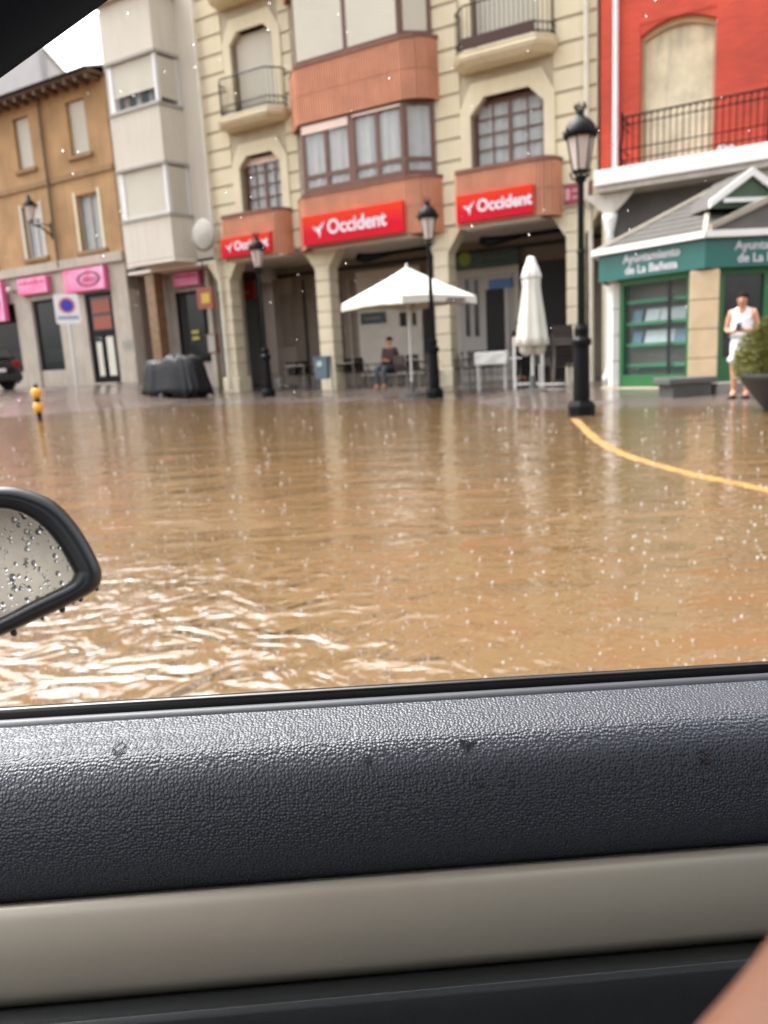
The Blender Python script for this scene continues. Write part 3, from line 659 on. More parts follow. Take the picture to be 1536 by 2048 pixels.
def balcony(x0, x1, z, d=.6, slatted=False):
    c = .32
    plan = [(x0, 0), (x0, -d + c), (x0 + c, -d), (x1 - c, -d), (x1, -d + c), (x1, 0)]
    def off(e): return [(x + (-e if x < (x0 + x1) / 2 else e), y - e if y < 0 else y) for x, y in plan]
    m = MB(); m.ring([[(x, y, zz) for x, y in off(e)] for e, zz in ((-.12, z - .3), (.0, z - .2), (.04, z - .12), (.0, z - .08), (.03, z - .02), (.0, z))])
    sl = m.build('balcony', cream, cb)
    # rounded lobes along the slab edge
    e = off(-.04); hgt = .95
    rail = MB()
    for zz, r in ((z + hgt, .02), (z + .06, .016), (z + .26, .012)): rail.tube([(x, y, zz) for x, y in e], r, 5)
    ro = rail.build('railing', black, cb)
    src = None
    for (xa, ya), (xb, yb) in zip(e, e[1:]):
        L = math.hypot(xb - xa, yb - ya); k = max(1, round(L / .115))
        for i in range(k + (1 if (xb, yb) == e[-1] else 0)):
            px, py = xa + (xb - xa) * i / k, ya + (yb - ya) * i / k
            if src is None: src = MB().tube([(0, 0, .02), (0, 0, hgt)], .009, 4).build('baluster', black, ro, loc=(px, py, z))
            else: copy_obj(src, ro, (px, py, z))
    m = MB()
    for (xa, ya), (xb, yb) in zip(e, e[1:]):
        L = math.hypot(xb - xa, yb - ya); k = max(1, round(L / .115))
        for i in range(k):
            f = (i + .5) / k; px, py = xa + (xb - xa) * f, ya + (yb - ya) * f; tx, ty = (xb - xa) / L, (yb - ya) / L
            m.tube([(px + tx * .05 * math.cos(t), py + ty * .05 * math.cos(t), z + .16 + .085 * math.sin(t)) for t in [q * math.pi / 4 for q in range(9)]], .008, 4, cap=False)
    m.build('scroll_band', black, ro, kind='stuff')
    if slatted: MB().box(x0 + c, x1 - c, -d - .0, -d + .02, z + .03, z + .27).build('reed_screen', M('reed_brown', (.05, .022, .018), .8, var=.3, scale=30), ro)
for k in range(2):
    balcony(-2.86, -.62, 7.72 + fz(k)); balcony(4.42, 6.82, 7.72 + fz(k), slatted=(k == 0))

# red signs of the insurance office
def red_sign(x0, x1, z0, z1, y, label, tx, ts):
    t = thing('shop_sign', label, 'sign', W((x0 + x1) / 2, -y, z0), PHI, 'red shop signs')
    hw, hh = (x1 - x0) / 2, z1 - z0
    MB().box(-hw, hw, 0, .1, 0, hh).build('light_box', redsign, t, bevel=.008)
    MB().box(-hw + .012, hw - .012, -.006, -.001, .012, hh - .012).build('face', red_face, t)
    text('Occident', ts, white_l, t, (tx + ts * .35, -.012, hh * .5), bold=.012, sx=.95)
    m = MB(); bx = tx - ts * 1.95; q = ts * .52                     # three swept wings of the bird emblem
    for pts in ([(-.9, .35), (-.1, .15), (.35, .45), (.2, -.05), (.05, -.9), (-.2, -.1)], [(-.7, .05), (-.2, -.05), (-.1, -.3)], [(.1, .3), (.75, .75), (.35, .05)]):
        m.prismy([(bx + q * a, hh * .5 + q * b) for a, b in pts], -.016, -.007)
    m.build('emblem', white_l, t)
    return t
red_sign(-2.95, -1.14, 4.0, 4.53, -.63, 'small red sign with white bird emblem beside left corner pipe of cream building', .1, .34)
red_sign(0.04, 3.12, 3.98, 4.72, -.74, 'widest red sign with white lettering below the middle brick bay', -.02, .5)
red_sign(4.5, 6.42, 4.0, 4.62, -.63, 'red sign with white lettering on the parapet beside crimson street plate', .12, .38)
sd_ = thing('satellite_dish', 'round pale satellite dish on the corner of cream building', 'dish', W(-3.55, .2, 4.72), PHI)
m = MB(); m.ring([[(r * math.cos(t) * 1.0, -.55 + .5 * r * r + .02, r * math.sin(t)) for t in [q * math.pi / 10 for q in range(20)]] for r in (.01, .18, .36, .46)]); m.build('dish', M('dish_beige', (.36, .34, .29), .7), sd_, smooth=True)
MB().tube([(0, -.5, -.02), (0, -.3, -.25), (0, .1, -.3)], .025, 6).build('mount', zinc, sd_); MB().tube([(0, -.5, -.4), (0, -.95, -.15)], .015, 5).build('feed_arm', zinc, sd_)
sp_ = thing('street_plate', 'crimson street name plate behind tall lamp post', 'sign', W(7.28, .05, 4.15), PHI)
MB().box(-.32, .32, -.02, .0, 0, .42).build('plate', crimson, sp_)
m = MB()
for r_ in range(2):
    for k in range(7): m.box(-.12 + k * .055, -.085 + k * .055, -.026, -.021, .1 + r_ * .15, .18 + r_ * .15)
m.build('lettering', M('pale_pink_print', (.55, .25, .28), .5, var=0), sp_)
MB().prismy([(-.28, .1), (-.18, .1), (-.17, .32), (-.23, .36), (-.29, .32)], -.026, -.021).build('crest', MATS['pale_pink_print'], sp_)
# cafe signs under the arcade
def flat_sign(name, label, xl, yl, xr, yr, n, mat, words=None, size=.2, wm_=None, group=None):
    a, b = fac(xl, yl, n); c, d = fac(xr, yr, n)
    t = thing(name, label, 'sign', W((a + c) / 2, n, min(b, d)), PHI, group)
    MB().box(-abs(c - a) / 2, abs(c - a) / 2, -.04, .02, 0, abs(d - b)).build('panel', mat, t)
    if words: text(words, size, wm_ or white_l, t, (.0, -.05, abs(d - b) / 2), bold=.004)
    return t
s_ = flat_sign('cafe_sign', 'long dark green cafe fascia with lime disc under the arcade', 906, 512, 1038, 528, -2.8, greendk)
m = MB(); m.lathe([(.19, -.01), (.19, .0)], 0, 0, 20); lo = m.build('lime_disc', lime, s_); lo.rotation_euler = (R(90), 0, 0); lo.location = (-.62, -.05, .3)
wg = M('pale_grey_print', (.22, .2, .19), .6, var=0)
m = MB(); rr = random.Random(5)
for k in range(9):
    m.tube([(-.2 + .1 * k, -.045, .22), (-.17 + .1 * k, -.045, .3 + rr.uniform(0, .12)), (-.12 + .1 * k, -.045, .22)], .014, 4)
for k in range(3): m.tube([(.75 + .11 * k, -.045, .3), (.83 + .11 * k, -.045, .32)], .02, 4)
m.build('script_lettering', wg, s_)
s_ = flat_sign('wall_sign', 'dark green plaque on the pale cafe wall beneath open parasol', 722, 627, 772, 645, -2.88, greendk)
m = MB()
for k in range(6): m.box(-.3 + .1 * k, -.24 + .1 * k, -.046, -.041, .12, .2)
m.build('lettering', wg, s_)
flat_sign('door_sign', 'small blue sign above the dark cafe door', 978, 560, 1025, 574, -2.8, blue)
s_ = flat_sign('shutter_sign', 'red panel above the grey roller shutter in the arcade', 470, 566, 512, 598, -2.75, M('dull_red', (.42, .03, .025), .5))
m = MB()
for k in range(5): m.box(-.22 + .09 * k, -.16 + .09 * k, -.046, -.041, .2, .28)
m.build('lettering', MATS['pale_pink_print'], s_)

# ================================================================== red brick building
rb = building('red_brick_building', 'red brick building with shuttered arched window and white balcony slab')
RX0, RX1 = 7.78, 17.
rh = [(8.62, 10.12, 4.72, 7.55), (12.4, 13.9, 4.72, 7.55)]
rw = wall('wall', redbr, rb, RX0, RX1, 4.45, 13.8, 0.0, rh, .3)
def arch_pts(a, b, z, rise, n=8): return [(a + (b - a) * k / n, z + rise * (1 - (2 * k / n - 1) ** 2)) for k in range(n + 1)]
for a, b, z0, z1 in rh:
    up = arch_pts(a, b, z1 - .22, .22)
    m = MB()
    for (xa, za), (xb, zb) in zip(up, up[1:]):
        m.quad((xa, .012, za), (xb, .012, zb), (xb, .012, z1), (xa, .012, z1)); m.quad((xa, .012, za), (xb, .012, zb), (xb, .2, zb), (xa, .2, za))
    m.build('arch_spandrel', redbr, rb)
    f_ = MB().box(a, a + .06, .14, .2, z0, z1 - .2).box(b - .06, b, .14, .2, z0, z1 - .2)
    for (xa, za), (xb, zb) in zip(up, up[1:]): f_.prismy([(xa, za - .12), (xb, zb - .12), (xb, zb), (xa, za)], .13, .19)
    f_ = f_.build('arched_window', M('tan_frame', (.45, .31, .16), .6), rb)
    slats('blind', M('old_reed_blind', (.70, .62, .45), .7, var=.22, scale=3, streak=.25), f_, a + .03, b - .03, z0 + .02, z1 - .06, .24, .05, .016)
MB().box(RX0 + .05, RX1, -.75, .3, 4.32, 4.64).build('balcony_slab', whitep, rb, bevel=.02)
MB().box(RX0 + .1, RX1, -.68, .3, 4.2, 4.318).build('slab_beam', M('dirty_white', (.46, .42, .36), .7, streak=.2), rb)
m = MB()
for zz, r in ((5.62, .022), (5.46, .014), (4.98, .014), (4.76, .014)): m.tube([(8.4, -.0, zz), (8.4, -.66, zz), (RX1, -.66, zz)], r, 5)
m.tube([(8.4, -.66, 4.64), (8.37, -.68, 5.0), (8.42, -.68, 5.3), (8.4, -.66, 5.72)], .03, 6); m.tube([(11.2, -.66, 4.64), (11.2, -.66, 5.75)], .03, 6)
ro = m.build('railing', black, rb); src = None
for k in range(62):
    x = 8.5 + k * .125
    if x > 16: break
    if src is None: src = MB().tube([(0, 0, 4.66), (0, 0, 5.62)], .010, 4).tube([(-.03, 0, 5.46), (.03, 0, 5.62)], .006, 4).build('baluster', black, ro, loc=(x, -.66, 0))
    else: copy_obj(src, ro, (x, -.66, 0))
MB().tube([(8.12, -.08, 13.6), (8.12, -.08, 4.66)], .06, 8).build('downpipe', zinc, rb)
# shaded shop under the balcony
MB().box(RX0, RX1, .25, 2.8, 4.2, 4.4).build('ceiling', soffit_m, rb)
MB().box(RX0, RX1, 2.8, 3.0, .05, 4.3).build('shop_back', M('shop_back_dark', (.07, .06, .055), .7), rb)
MB().box(RX0 + .05, RX1, .1, .22, 3.2, 4.2).build('shop_fascia', M('dark_fascia', (.10, .09, .085), .7), rb)
for a in (8.1, 11.2):
    co = MB().lathe([(.16, .05), (.16, .25), (.1, .32), (.085, .5), (.075, 3.2), (.1, 3.25), (.08, 3.35), (.15, 3.6), (.17, 3.75)], a, -.45, 12).build('iron_column', whitep, rb, smooth=True)
    m = MB()
    for s in (-1, 1): m.prismy([(a + s * .06, 3.3), (a + s * .1, 3.75), (a + s * .55, 4.18), (a + s * .6, 4.2), (a, 4.2), (a, 3.3)], -.5, -.4)
    m.build('bracket', MATS['dirty_white'], co)
MB().box(7.82, 8.0, .0, .3, .05, 4.2).build('pilaster', cream, rb)
vent = thing('rain_pot', 'small white bundle lying on balcony edge of red brick building', 'bundle', W(10.35, .5, 4.64), PHI)
MB().ball((0, 0, .07), .09, sz=.75).ball((.16, .02, .06), .08, sz=.7).build('cloth', canvas, vent, smooth=True); MB().tube([(-.08, 0, .07), (.22, 0, .08)], .02, 5).build('tie', whitep, vent)

# ================================================================== kiosk
KS = 1.82
P1 = gnd(1404, 781, .07)
kb = Vector((math.sin(R(24)), math.cos(R(24)), 0)); KC = P1 + kb * KS; KC.z = 0
kz = .04
ks = thing('kiosk', 'green hexagonal tourist kiosk with slate roof and sandstone pillars', 'kiosk', KC, 0)
th0 = math.atan2(-kb.y, -kb.x)
def kv(k, r=KS): t = th0 + k * math.pi / 3; return Vector((r * math.cos(t), r * math.sin(t), 0))
def FP(k, t, o, z, r=KS):                  # t metres along face k, o outwards
    a, b = kv(k, r), kv(k + 1, r); d = (b - a).normalized(); n = Vector((d.y, -d.x, 0)); q = a + d * t + n * o; return Vector((q.x, q.y, z))
def fbox(m, k, t0, t1, o0, o1, z0, z1, r=KS):
    return m.ring([[FP(k, t, o, z, r) for t, o in ((t0, o0), (t1, o0), (t1, o1), (t0, o1))] for z in (z0, z1)])
m = MB(); m.prism([(kv(k, KS + .3).x, kv(k, KS + .3).y) for k in range(6)], kz - .1, kz + .1); m.build('plinth', M('kiosk_plinth', (.34, .28, .20), .6), ks, bevel=.02)
for k in range(6):
    # pillar of four sandstone blocks on each corner
    ang = th0 + k * math.pi / 3; c = kv(k); w_ = .23 if k != 5 else .1
    def sq(e): return [(c.x + e * (math.cos(ang) * a - math.sin(ang) * b), c.y + e * (math.sin(ang) * a + math.cos(ang) * b)) for a, b in ((-1, -1), (1, -1), (1, 1), (-1, 1))]
    pl = MB().prism(sq(w_ - .02), kz + .1, 2.09).build('pillar', M('sandstone_joint', (.3, .23, .15), .9), ks)
    for j in range(4): MB().prism(sq(w_), kz + .105 + j * .486, kz + .105 + j * .486 + .472).build('stone_block', sand if k != 5 else whitep, pl, bevel=.012)
    if k in (0, 5, 1):
        t0, t1 = (.2, KS - .2) if k != 5 else (.09, KS - .22)
        if k == 5:                          # display window with shelves
            m = MB(); fbox(m, k, t0, t0 + .1, -.08, .02, kz + .1, 2.12); fbox(m, k, t1 - .1, t1, -.08, .02, kz + .1, 2.12); fbox(m, k, t0 + .1, t1 - .1, -.08, .02, 2.0, 2.12); fbox(m, k, t0 + .1, t1 - .1, -.08, .03, kz + .1, .36)
            f_ = m.build('display_window', kgreen, ks)
            m = MB(); fbox(m, k, t0 + .1, t1 - .1, -.03, -.022, .36, 2.0); m.build('pane', glassk, f_)
            m = MB(); fbox(m, k, t0 + 1.0, t0 + 1.06, -.06, -.032, .36, 2.0); m.build('mullion', black, f_)
            for j, z in enumerate((.5, .88, 1.27, 1.66)):
                m = MB(); fbox(m, k, t0 + .1, t1 - .1, -.3, -.08, z, z + .03); fbox(m, k, t0 + .1, t1 - .1, -.1, -.08, z + .03, z + .06); m.build('shelf', M('shelf_green', (.04, .30, .14), .4), f_)
            m = MB(); fbox(m, k, t0, t1, -.36, -.32, kz + .1, 2.1); m.build('back_panel', M('kiosk_inside', (.24, .22, .19), .7), f_)
        else:
            m = MB(); fbox(m, k, t0, t0 + .14, -.08, .02, kz + .1, 2.12); fbox(m, k, t1 - .12, t1, -.08, .02, kz + .1, 2.12); fbox(m, k, t0 + .14, t1 - .12, -.08, .02, 2.0, 2.12); fbox(m, k, t0 + .14, t1 - .12, -.08, .02, kz + .1, .62); fbox(m, k, t0 + .86, t0 + 1.02, -.08, .025, .62, 2.0)
            f_ = m.build('glazed_front', kgreen, ks)
            for ta, tb in ((t0 + .14, t0 + .86), (t0 + 1.02, t1 - .12)):
                m = MB(); fbox(m, k, ta, tb, -.03, -.022, .62, 2.0); m.build('pane', mglass, f_)
    else:
        m = MB(); fbox(m, k, .2, KS - .2, -.1, .0, kz + .1, 2.12); m.build('panel_wall', kgreen, ks)
    # teal fascia with lettering and white gutter
    r2 = KS + .33; L2 = r2
    m = MB(); m.ring([[FP(k, t, o, z, r2) for t, o in ((0, 0), (L2, 0), (L2 - .02, -.05), (.02, -.05))] for z in (2.1, 2.56)]); fa = m.build('fascia', kteal, ks)
    m = MB(); m.ring([[FP(k, t, o, z, r2) for t, o in ((-.06, .13), (L2 + .06, .13), (L2, -.02), (0, -.02))] for z in (2.57, 2.675)]); m.build('gutter', whitep, ks)
    if k in (0, 5):
        d = (kv(k + 1) - kv(k)).normalized(); rz = math.atan2(d.y, d.x)
        for s, z in (('Ayuntamiento', 2.43), ('de La Bañeza', 2.23)):
            p = FP(k, L2 * (.52 if k == 5 else .52), .008, z, r2)
            text(s, .2, white_l, fa, p, (R(90), 0, rz), bold=.004, extrude=.004, sx=1.0 if k == 5 else 1.05)
m = MB(); m.prism([(kv(k, KS + .2).x, kv(k, KS + .2).y) for k in range(6)], 2.12, 2.16); m.build('ceiling', whitep, ks)
ro = MB(); RE = KS + .37; AP = 3.62
rows = 9
for k in range(6):
    a, b = kv(k, RE), kv(k + 1, RE)
    for j in range(rows):
        f0, f1 = j / rows, (j + 1) / rows
        def P(v, f, dz=0): return (v.x * (1 - f), v.y * (1 - f), 2.63 + (AP - 2.63) * f + dz)
        ro.quad(P(a, f0, .03), P(b, f0, .03), P(b, f1, .01), P(a, f1, .01)); ro.quad(P(a, f0, .0), P(b, f0, .0), P(b, f0, .03), P(a, f0, .03))
ro = ro.build('roof', slate, ks)
for k in range(6): MB().tube([kv(k, RE) + Vector((0, 0, 2.66)), Vector((0, 0, AP + .03))], .05, 6).build('hip', M('pale_ridge', (.33, .30, .235), .8), ro)
# pediment over the street face, and white gabled lantern on the ridge
k = 0; mid = RE / 2
def gable(t0, t1, o, z0, hgt, deep, bw_, nm, mat, fill):
    r_ = RE; tm = (t0 + t1) / 2
    m = MB()
    for (ta, za), (tb, zb) in (((t0, z0), (tm, z0 + hgt)), ((tm, z0 + hgt), (t1, z0))):
        m.ring([[FP(k, ta, o + q, za + w, r_) for q, w in ((0, 0), (.05, 0), (.05, bw_), (0, bw_))], [FP(k, tb, o + q, zb + w, r_) for q, w in ((0, 0), (.05, 0), (.05, bw_), (0, bw_))]])
    gg = m.build(nm, mat, ks)
    m = MB().ring([[FP(k, t, q, z, r_) for t, z in ((t0 + .05, z0), (t1 - .05, z0), (tm, z0 + hgt))] for q in (o - .03, o - .06)]); m.build('tympanum', fill, gg)
    m = MB()
    m.quad(FP(k, t0, o + .02, z0 + .005, r_), FP(k, tm, o + .02, z0 + hgt + bw_ * .9, r_), FP(k, tm, o - deep, z0 + hgt + bw_ * .9, r_), FP(k, t0, o - deep, z0 + .005, r_))
    m.quad(FP(k, t1, o + .02, z0 + .005, r_), FP(k, tm, o + .02, z0 + hgt + bw_ * .9, r_), FP(k, tm, o - deep, z0 + hgt + bw_ * .9, r_), FP(k, t1, o - deep, z0 + .005, r_)); m.build('gable_roof', slate, gg)
gable(.05, RE - .05, .03, 2.68, .42, 1.6, .1, 'pediment', MATS['pale_ridge'], M('pediment_grey', (.12, .11, .10), .8))  # tympanum is dark grey in its own colour
gable(mid - .75, mid + .75, -.55, 3.12, .5, 1.2, .13, 'roof_gable', whitep, M('green_tympanum', (.05, .09, .05), .7))
m = MB(); m.ring([[FP(0, mid - .5 + t, -.56, z, RE) for t, z in ((0, 3.2), (1.0, 3.2), (1.0, 3.27), (0, 3.27))], [FP(0, mid - .5 + t, -.5, z, RE) for t, z in ((0, 3.2), (1.0, 3.2), (1.0, 3.27), (0, 3.27))]]); m.build('collar_beam', whitep, ks)
# leaflets on the shelves
rr = random.Random(11)
lf = {}
for z in (.91, 1.30):
    for t, w_, mat, nm in ((.34, .2, paperb, 'blue'), (.66, .3, paper, 'white'), (.98, .3, paper, 'white'), (1.24, .24, paperb if z < 1 else paper, 'blue' if z < 1 else 'white'), (1.44, .18, paperb, 'blue')):
        d = (kv(6) - kv(5)).normalized(); rz = math.atan2(d.y, d.x)
        p = FP(5, t, -.17, z + .01, KS) + KC
        sh_ = 'lower' if z < 1 else 'upper'
        if nm + sh_ not in lf:
            o = MB().ring([[(x, y + dy, zz) for x, y, zz in ((-.13, 0, 0), (.13, 0, 0), (.13, .08, .24), (-.13, .08, .24))] for dy in (0, .012)]).build('leaflet', mat)
            tag(o, '%s leaflet leaning on the %s filled shelf behind the kiosk glass' % (nm, sh_), 'leaflet', '%s leaflets on %s kiosk shelf' % (nm, sh_)); lf[nm + sh_] = o
        else: o = copy_obj(lf[nm + sh_], None)
        o.location = p; o.rotation_euler = (0, 0, rz + rr.uniform(-.1, .1)); o.scale = (w_ / .26, 1, 1)

# ================================================================== street lamps
def make_lamp():
    t = thing('street_lamp', '', 'street lamp')
    m = MB().lathe([(.19, -.2), (.19, .13), (.155, .2)], 0, 0, 8, ph=math.pi / 8); m.build('base', black, t, bevel=.01)
    m = MB().lathe([(.115, .2), (.12, .3), (.105, .75), (.1, .95), (.135, .98), (.14, 1.05), (.09, 1.1), (.1, 1.2), (.07, 1.26)], 0, 0, 12); m.build('lower_shaft', black, t)
    m = MB().lathe([(.052, 1.26), (.05, 2.2), (.06, 2.22), (.045, 2.26), (.04, 3.12), (.07, 3.14), (.07, 3.2), (.04, 3.22)], 0, 0, 12); m.build('shaft', black, t, smooth=False)
    m = MB()
    for k in range(4):
        a = math.pi / 4 + k * math.pi / 2; c, s = math.cos(a), math.sin(a)
        m.tube([(.04 * c, .04 * s, 3.16), (.13 * c, .13 * s, 3.2), (.15 * c, .15 * s, 3.27)], .016, 5)
    m.build('cradle', black, t)
    gl = MB().lathe([(.10, 3.27), (.175, 3.70)], 0, 0, 6).build('lamp_glass', lampg, t)
    m = MB()
    for k in range(6):
        a = k * math.pi / 3; m.tube([(.102 * math.cos(a), .102 * math.sin(a), 3.26), (.18 * math.cos(a), .18 * math.sin(a), 3.71)], .011, 4)
    m.lathe([(.115, 3.25), (.115, 3.28)], 0, 0, 6); m.build('glass_bar', black, gl)
    m = MB().lathe([(.21, 3.69), (.225, 3.73), (.20, 3.79), (.185, 3.83), (.13, 3.9), (.07, 3.94), (.045, 3.98), (.055, 4.0), (.03, 4.02)], 0, 0, 16); ca = m.build('cap', black, t, smooth=True)
    m = MB()
    for k in range(6):
        a = k * math.pi / 3; m.tube([(.03 * math.cos(a), .03 * math.sin(a), 4.0), (.075 * math.cos(a), .075 * math.sin(a), 4.07), (.06 * math.cos(a), .06 * math.sin(a), 4.12)], [.012, .016, .006], 4)
        a += .5; m.tube([(.215 * math.cos(a), .215 * math.sin(a), 3.72), (.235 * math.cos(a), .235 * math.sin(a), 3.8)], [.014, .006], 4)
    m.build('crown_finial', black, ca)
    return t
lp = make_lamp(); lp['group'] = 'street lamps'
pos = []
for (bx, by, tx, ty) in ((1163, 830, 1165, 205), (870, 795, 863, 393), (538, 793, 514, 465)):
    P = hit(bx, by); pos.append((P, (zat(tx, ty, P) - P.z) / 4.12))
lp.location = pos[0][0]; lp['label'] = 'black street lamp at the end of yellow kerb line'; lp.scale = (1, 1, pos[0][1])
l2 = dup(lp, pos[1][0], .4, 'black street lamp between open parasol and dark cafe door'); l2.scale = (1, 1, pos[1][1])
l3 = dup(lp, pos[2][0], .2, 'black street lamp before the grey roller shutter'); l3.scale = (1, 1, pos[2][1])

# ================================================================== parasols
P = hit(825, 790)
pa = thing('parasol', 'open white square parasol on thin pale pole', 'parasol', P, R(38))
ztop, zed = zat(812, 533, P) - P.z, 2.12
hw = 1.08; m = MB(); n = 10
def edge(k, f, drop=0.):                    # canopy edge sagging between ribs
    c = [(-hw, -hw), (hw, -hw), (hw, hw), (-hw, hw)]; (xa, ya), (xb, yb) = c[k], c[(k + 1) % 4]; s = math.sin(math.pi * f)
    return Vector((xa + (xb - xa) * f, ya + (yb - ya) * f, 0)) * (1 - .05 * s), s
for k in range(4):
    rows_ = []
    for j in range(7):
        q = j / 6; row = []
        for i in range(n + 1):
            e, s = edge(k, i / n); zz = ztop - (ztop - zed) * (q ** .92) + .03 * s * q; row.append((e.x * q, e.y * q, zz))
        rows_.append(row)
    m.ring(rows_, cap=False, close=False)
cn = m.build('canopy', canvas, pa, smooth=False)
m = MB()
for k in range(4):
    a = []; b = []
    for i in range(n + 1):
        e, s = edge(k, i / n); a.append((e.x, e.y, zed + .03 * s)); b.append((e.x * 1.01, e.y * 1.01, zed - .17 + .05 * s + .008 * math.sin(i * 2.2)))
    m.ring([a, b], cap=False, close=False)
va = m.build('valance', canvas2, cn)
m = MB()
for i in range(8): m.box(.2 + i * .07, .25 + i * .07, -hw - .012, -hw + .0, zed - .1, zed - .05)
m.box(.15, .8, -hw - .012, -hw, zed - .135, zed - .125)
lt = m.build('lettering', M('dark_print', (.06, .03, .03), .6, var=0), va)
lt.location = (hw - .06 + hw, 0, 0); lt.rotation_euler = (0, 0, math.pi / 2); lt.location = (-.02, 0, 0)
lt.rotation_euler = (0, 0, 0)
m = MB()
for k in range(8):
    if k % 2 == 0: e = Vector([(-hw, -hw), (hw, -hw), (hw, hw), (-hw, hw)][k // 2] + (0,))
    else: e = edge(k // 2, .5)[0]
    m.tube([(0, 0, ztop - .08), (e.x, e.y, zed - .01)], .01, 4)
    m.tube([(0, 0, ztop - .85), (e.x * .55, e.y * .55, zed + .3)], .008, 4)
m.build('rib', polem, cn)
MB().tube([(0, 0, -.05), (0, 0, ztop - .02)], .03, 8).build('pole', polem, pa); MB().lathe([(.3, -.05), (.3, .04), (.06, .07), (.05, .3)], 0, 0, 12).build('foot', stone_d, pa)
MB().ball((0, 0, ztop + .02), .04).build('finial', polem, pa)
P = hit(1066, 783)
pc = thing('parasol', 'closed cream parasol furled round its pole before dark doorway', 'parasol', P, .2)
ph = zat(1082, 511, P) - P.z; k_ = ph / 2.8
def pleat(prof, n=40, amp=.1):
    m = MB(); m.ring([[(r * (1 + amp * a * math.cos(8 * t)) * math.cos(t), r * (1 + amp * a * math.cos(8 * t)) * math.sin(t), z * k_) for t in [2 * math.pi * i / n for i in range(n)]] for r, z, a in prof]); return m
cn = pleat([(.01, 2.8, 0), (.06, 2.79, .2), (.085, 2.72, .4), (.15, 2.55, .6), (.20, 2.38, 1), (.185, 2.35, 1)]).build('top_cap', canvas, pc, smooth=True)
cn = pleat([(.12, 2.44, .5), (.18, 2.33, .8), (.175, 2.2, .8), (.19, 2.05, .7), (.25, 1.6, .8), (.30, 1.15, 1), (.325, .98, 1.3), (.26, .96, 1.2)]).build('canopy', canvas2, pc, smooth=True)
for s in (-1, 1): MB().ring([[(s * .13 + rr_ * math.cos(t) * 1.1, rr_ * math.sin(t), z) for t in [q * math.pi / 5 for q in range(10)]] for rr_, z in ((.11, 1.0), (.14, .9), (.13, .8), (.06, .72), (.01, .7))]).build('tied_flap', canvas2, cn, smooth=True)
MB().tube([(0, 0, -.1), (0, 0, 2.75 * k_)], .035, 8).build('pole', polem, pc); MB().lathe([(.3, -.1), (.3, .02), (.07, .05), (.06, .32)], 0, 0, 12).build('foot', stone_d, pc)

# ================================================================== terrace furniture
def make_chair(mat=wicker, label='', grp='terrace chairs'):
    t = thing('terrace_chair', label, 'chair', group=grp)
    MB().box(-.23, .23, -.23, .22, .42, .46).build('seat', mat, t, bevel=.015)
    b = MB().ring([[(x, y, z) for x, y in ((-.22, .2), (.22, .2), (.22, .235), (-.22, .235))] if z < .6 else [(x, y + .06, z) for x, y in ((-.21, .2), (.21, .2), (.21, .235), (-.21, .235))] for z in (.47, .62, .86)]); b.build('backrest', mat, t)
    for x in (-.2, .2):
        for y in (-.2, .2): MB().tube([(x * 1.1, y * 1.1, 0), (x, y, .43)], .014, 5).build('leg', metal_t, t)
        MB().tube([(x * 1.15, -.2, .43), (x * 1.15, -.2, .64), (x * 1.15, .24, .66)], .014, 5).build('armrest', mat, t)
    return t
def make_table(label, mat=metal_t, w=.35):
    t = thing('terrace_table', label, 'table', group='terrace tables')
    MB().box(-w, w, -w, w, .71, .74).build('tabletop', mat, t, bevel=.008)
    for x in (-1, 1):
        for y in (-1, 1): MB().tube([(x * (w - .03), y * (w - .03), 0), (x * (w - .05), y * (w - .05), .71)], .016, 5).build('leg', metal_t, t)
    return t
def at_n(px, n, py=770): u = fac(px, py, n)[0]; return W(u, n, g(u, n))
tb = make_table('metal terrace table beside roller shutter column'); tb.location = at_n(605, -.6); tb.rotation_euler = (0, 0, PHI)
for px, n, lb in ((700, -.4, 'metal terrace table beside the second arcade column'), (845, -.5, 'metal terrace table beside seated person and parasol pole'), (955, -.4, 'metal terrace table before the glazed cafe front')):
    dup(tb, at_n(px, n), PHI + .05, lb)
ch = make_chair(label='dark wicker chair by the table near roller shutter'); ch.location = at_n(582, -.9); ch.rotation_euler = (0, 0, PHI - 1.4)
for px, n, rz, lb in ((625, -.7, 1.5, 'dark wicker chair by table near blue grey bin'), (672, -.9, -1.3, 'dark wicker chair tucked behind second arcade column'), (735, -.6, 1.5, 'dark wicker chair right of table by second column'),
                      (815, -.3, 2.8, 'dark wicker chair with its back to square beside seated person'), (875, -.9, 1.2, 'dark wicker chair beside base of black lamp'), (905, -.3, -1.2, 'dark wicker chair by third arcade column'), (930, -.7, -1.5, 'dark wicker chair left of table before cafe front'), (598, -1.6, 3.0, 'dark wicker chair behind table near roller shutter'), (705, -1.5, 3.1, 'dark wicker chair behind table by second column'), (752, -1.4, -1.2, 'dark wicker chair left of seated person in maroon'), (838, -1.4, 3.0, 'dark wicker chair behind table by parasol pole'), (860, .2, .2, 'dark wicker chair with its back to the square behind lamp'), (950, .3, .1, 'dark wicker chair with its back to square before cafe front'), (960, -1.4, 3.1, 'dark wicker chair against the glazed cafe front'), (1085, 1.2, .4, 'dark wicker chair behind closed parasol foot'), (988, -.6, 1.5, 'dark wicker chair right of table before cafe front')):
    dup(ch, at_n(px, n), PHI + rz, lb)
base_ = at_n(1128, 2.3, 780)
for k in range(6):
    c = dup(ch, base_ + Vector((0, 0, .085 * k)), PHI + .3 + .02 * k, '%s black wicker chair of the stack beside closed parasol' % ('lowest', 'second lowest', 'third lowest', 'third highest', 'second highest', 'topmost')[k]); c['group'] = 'stacked chairs beside parasol'
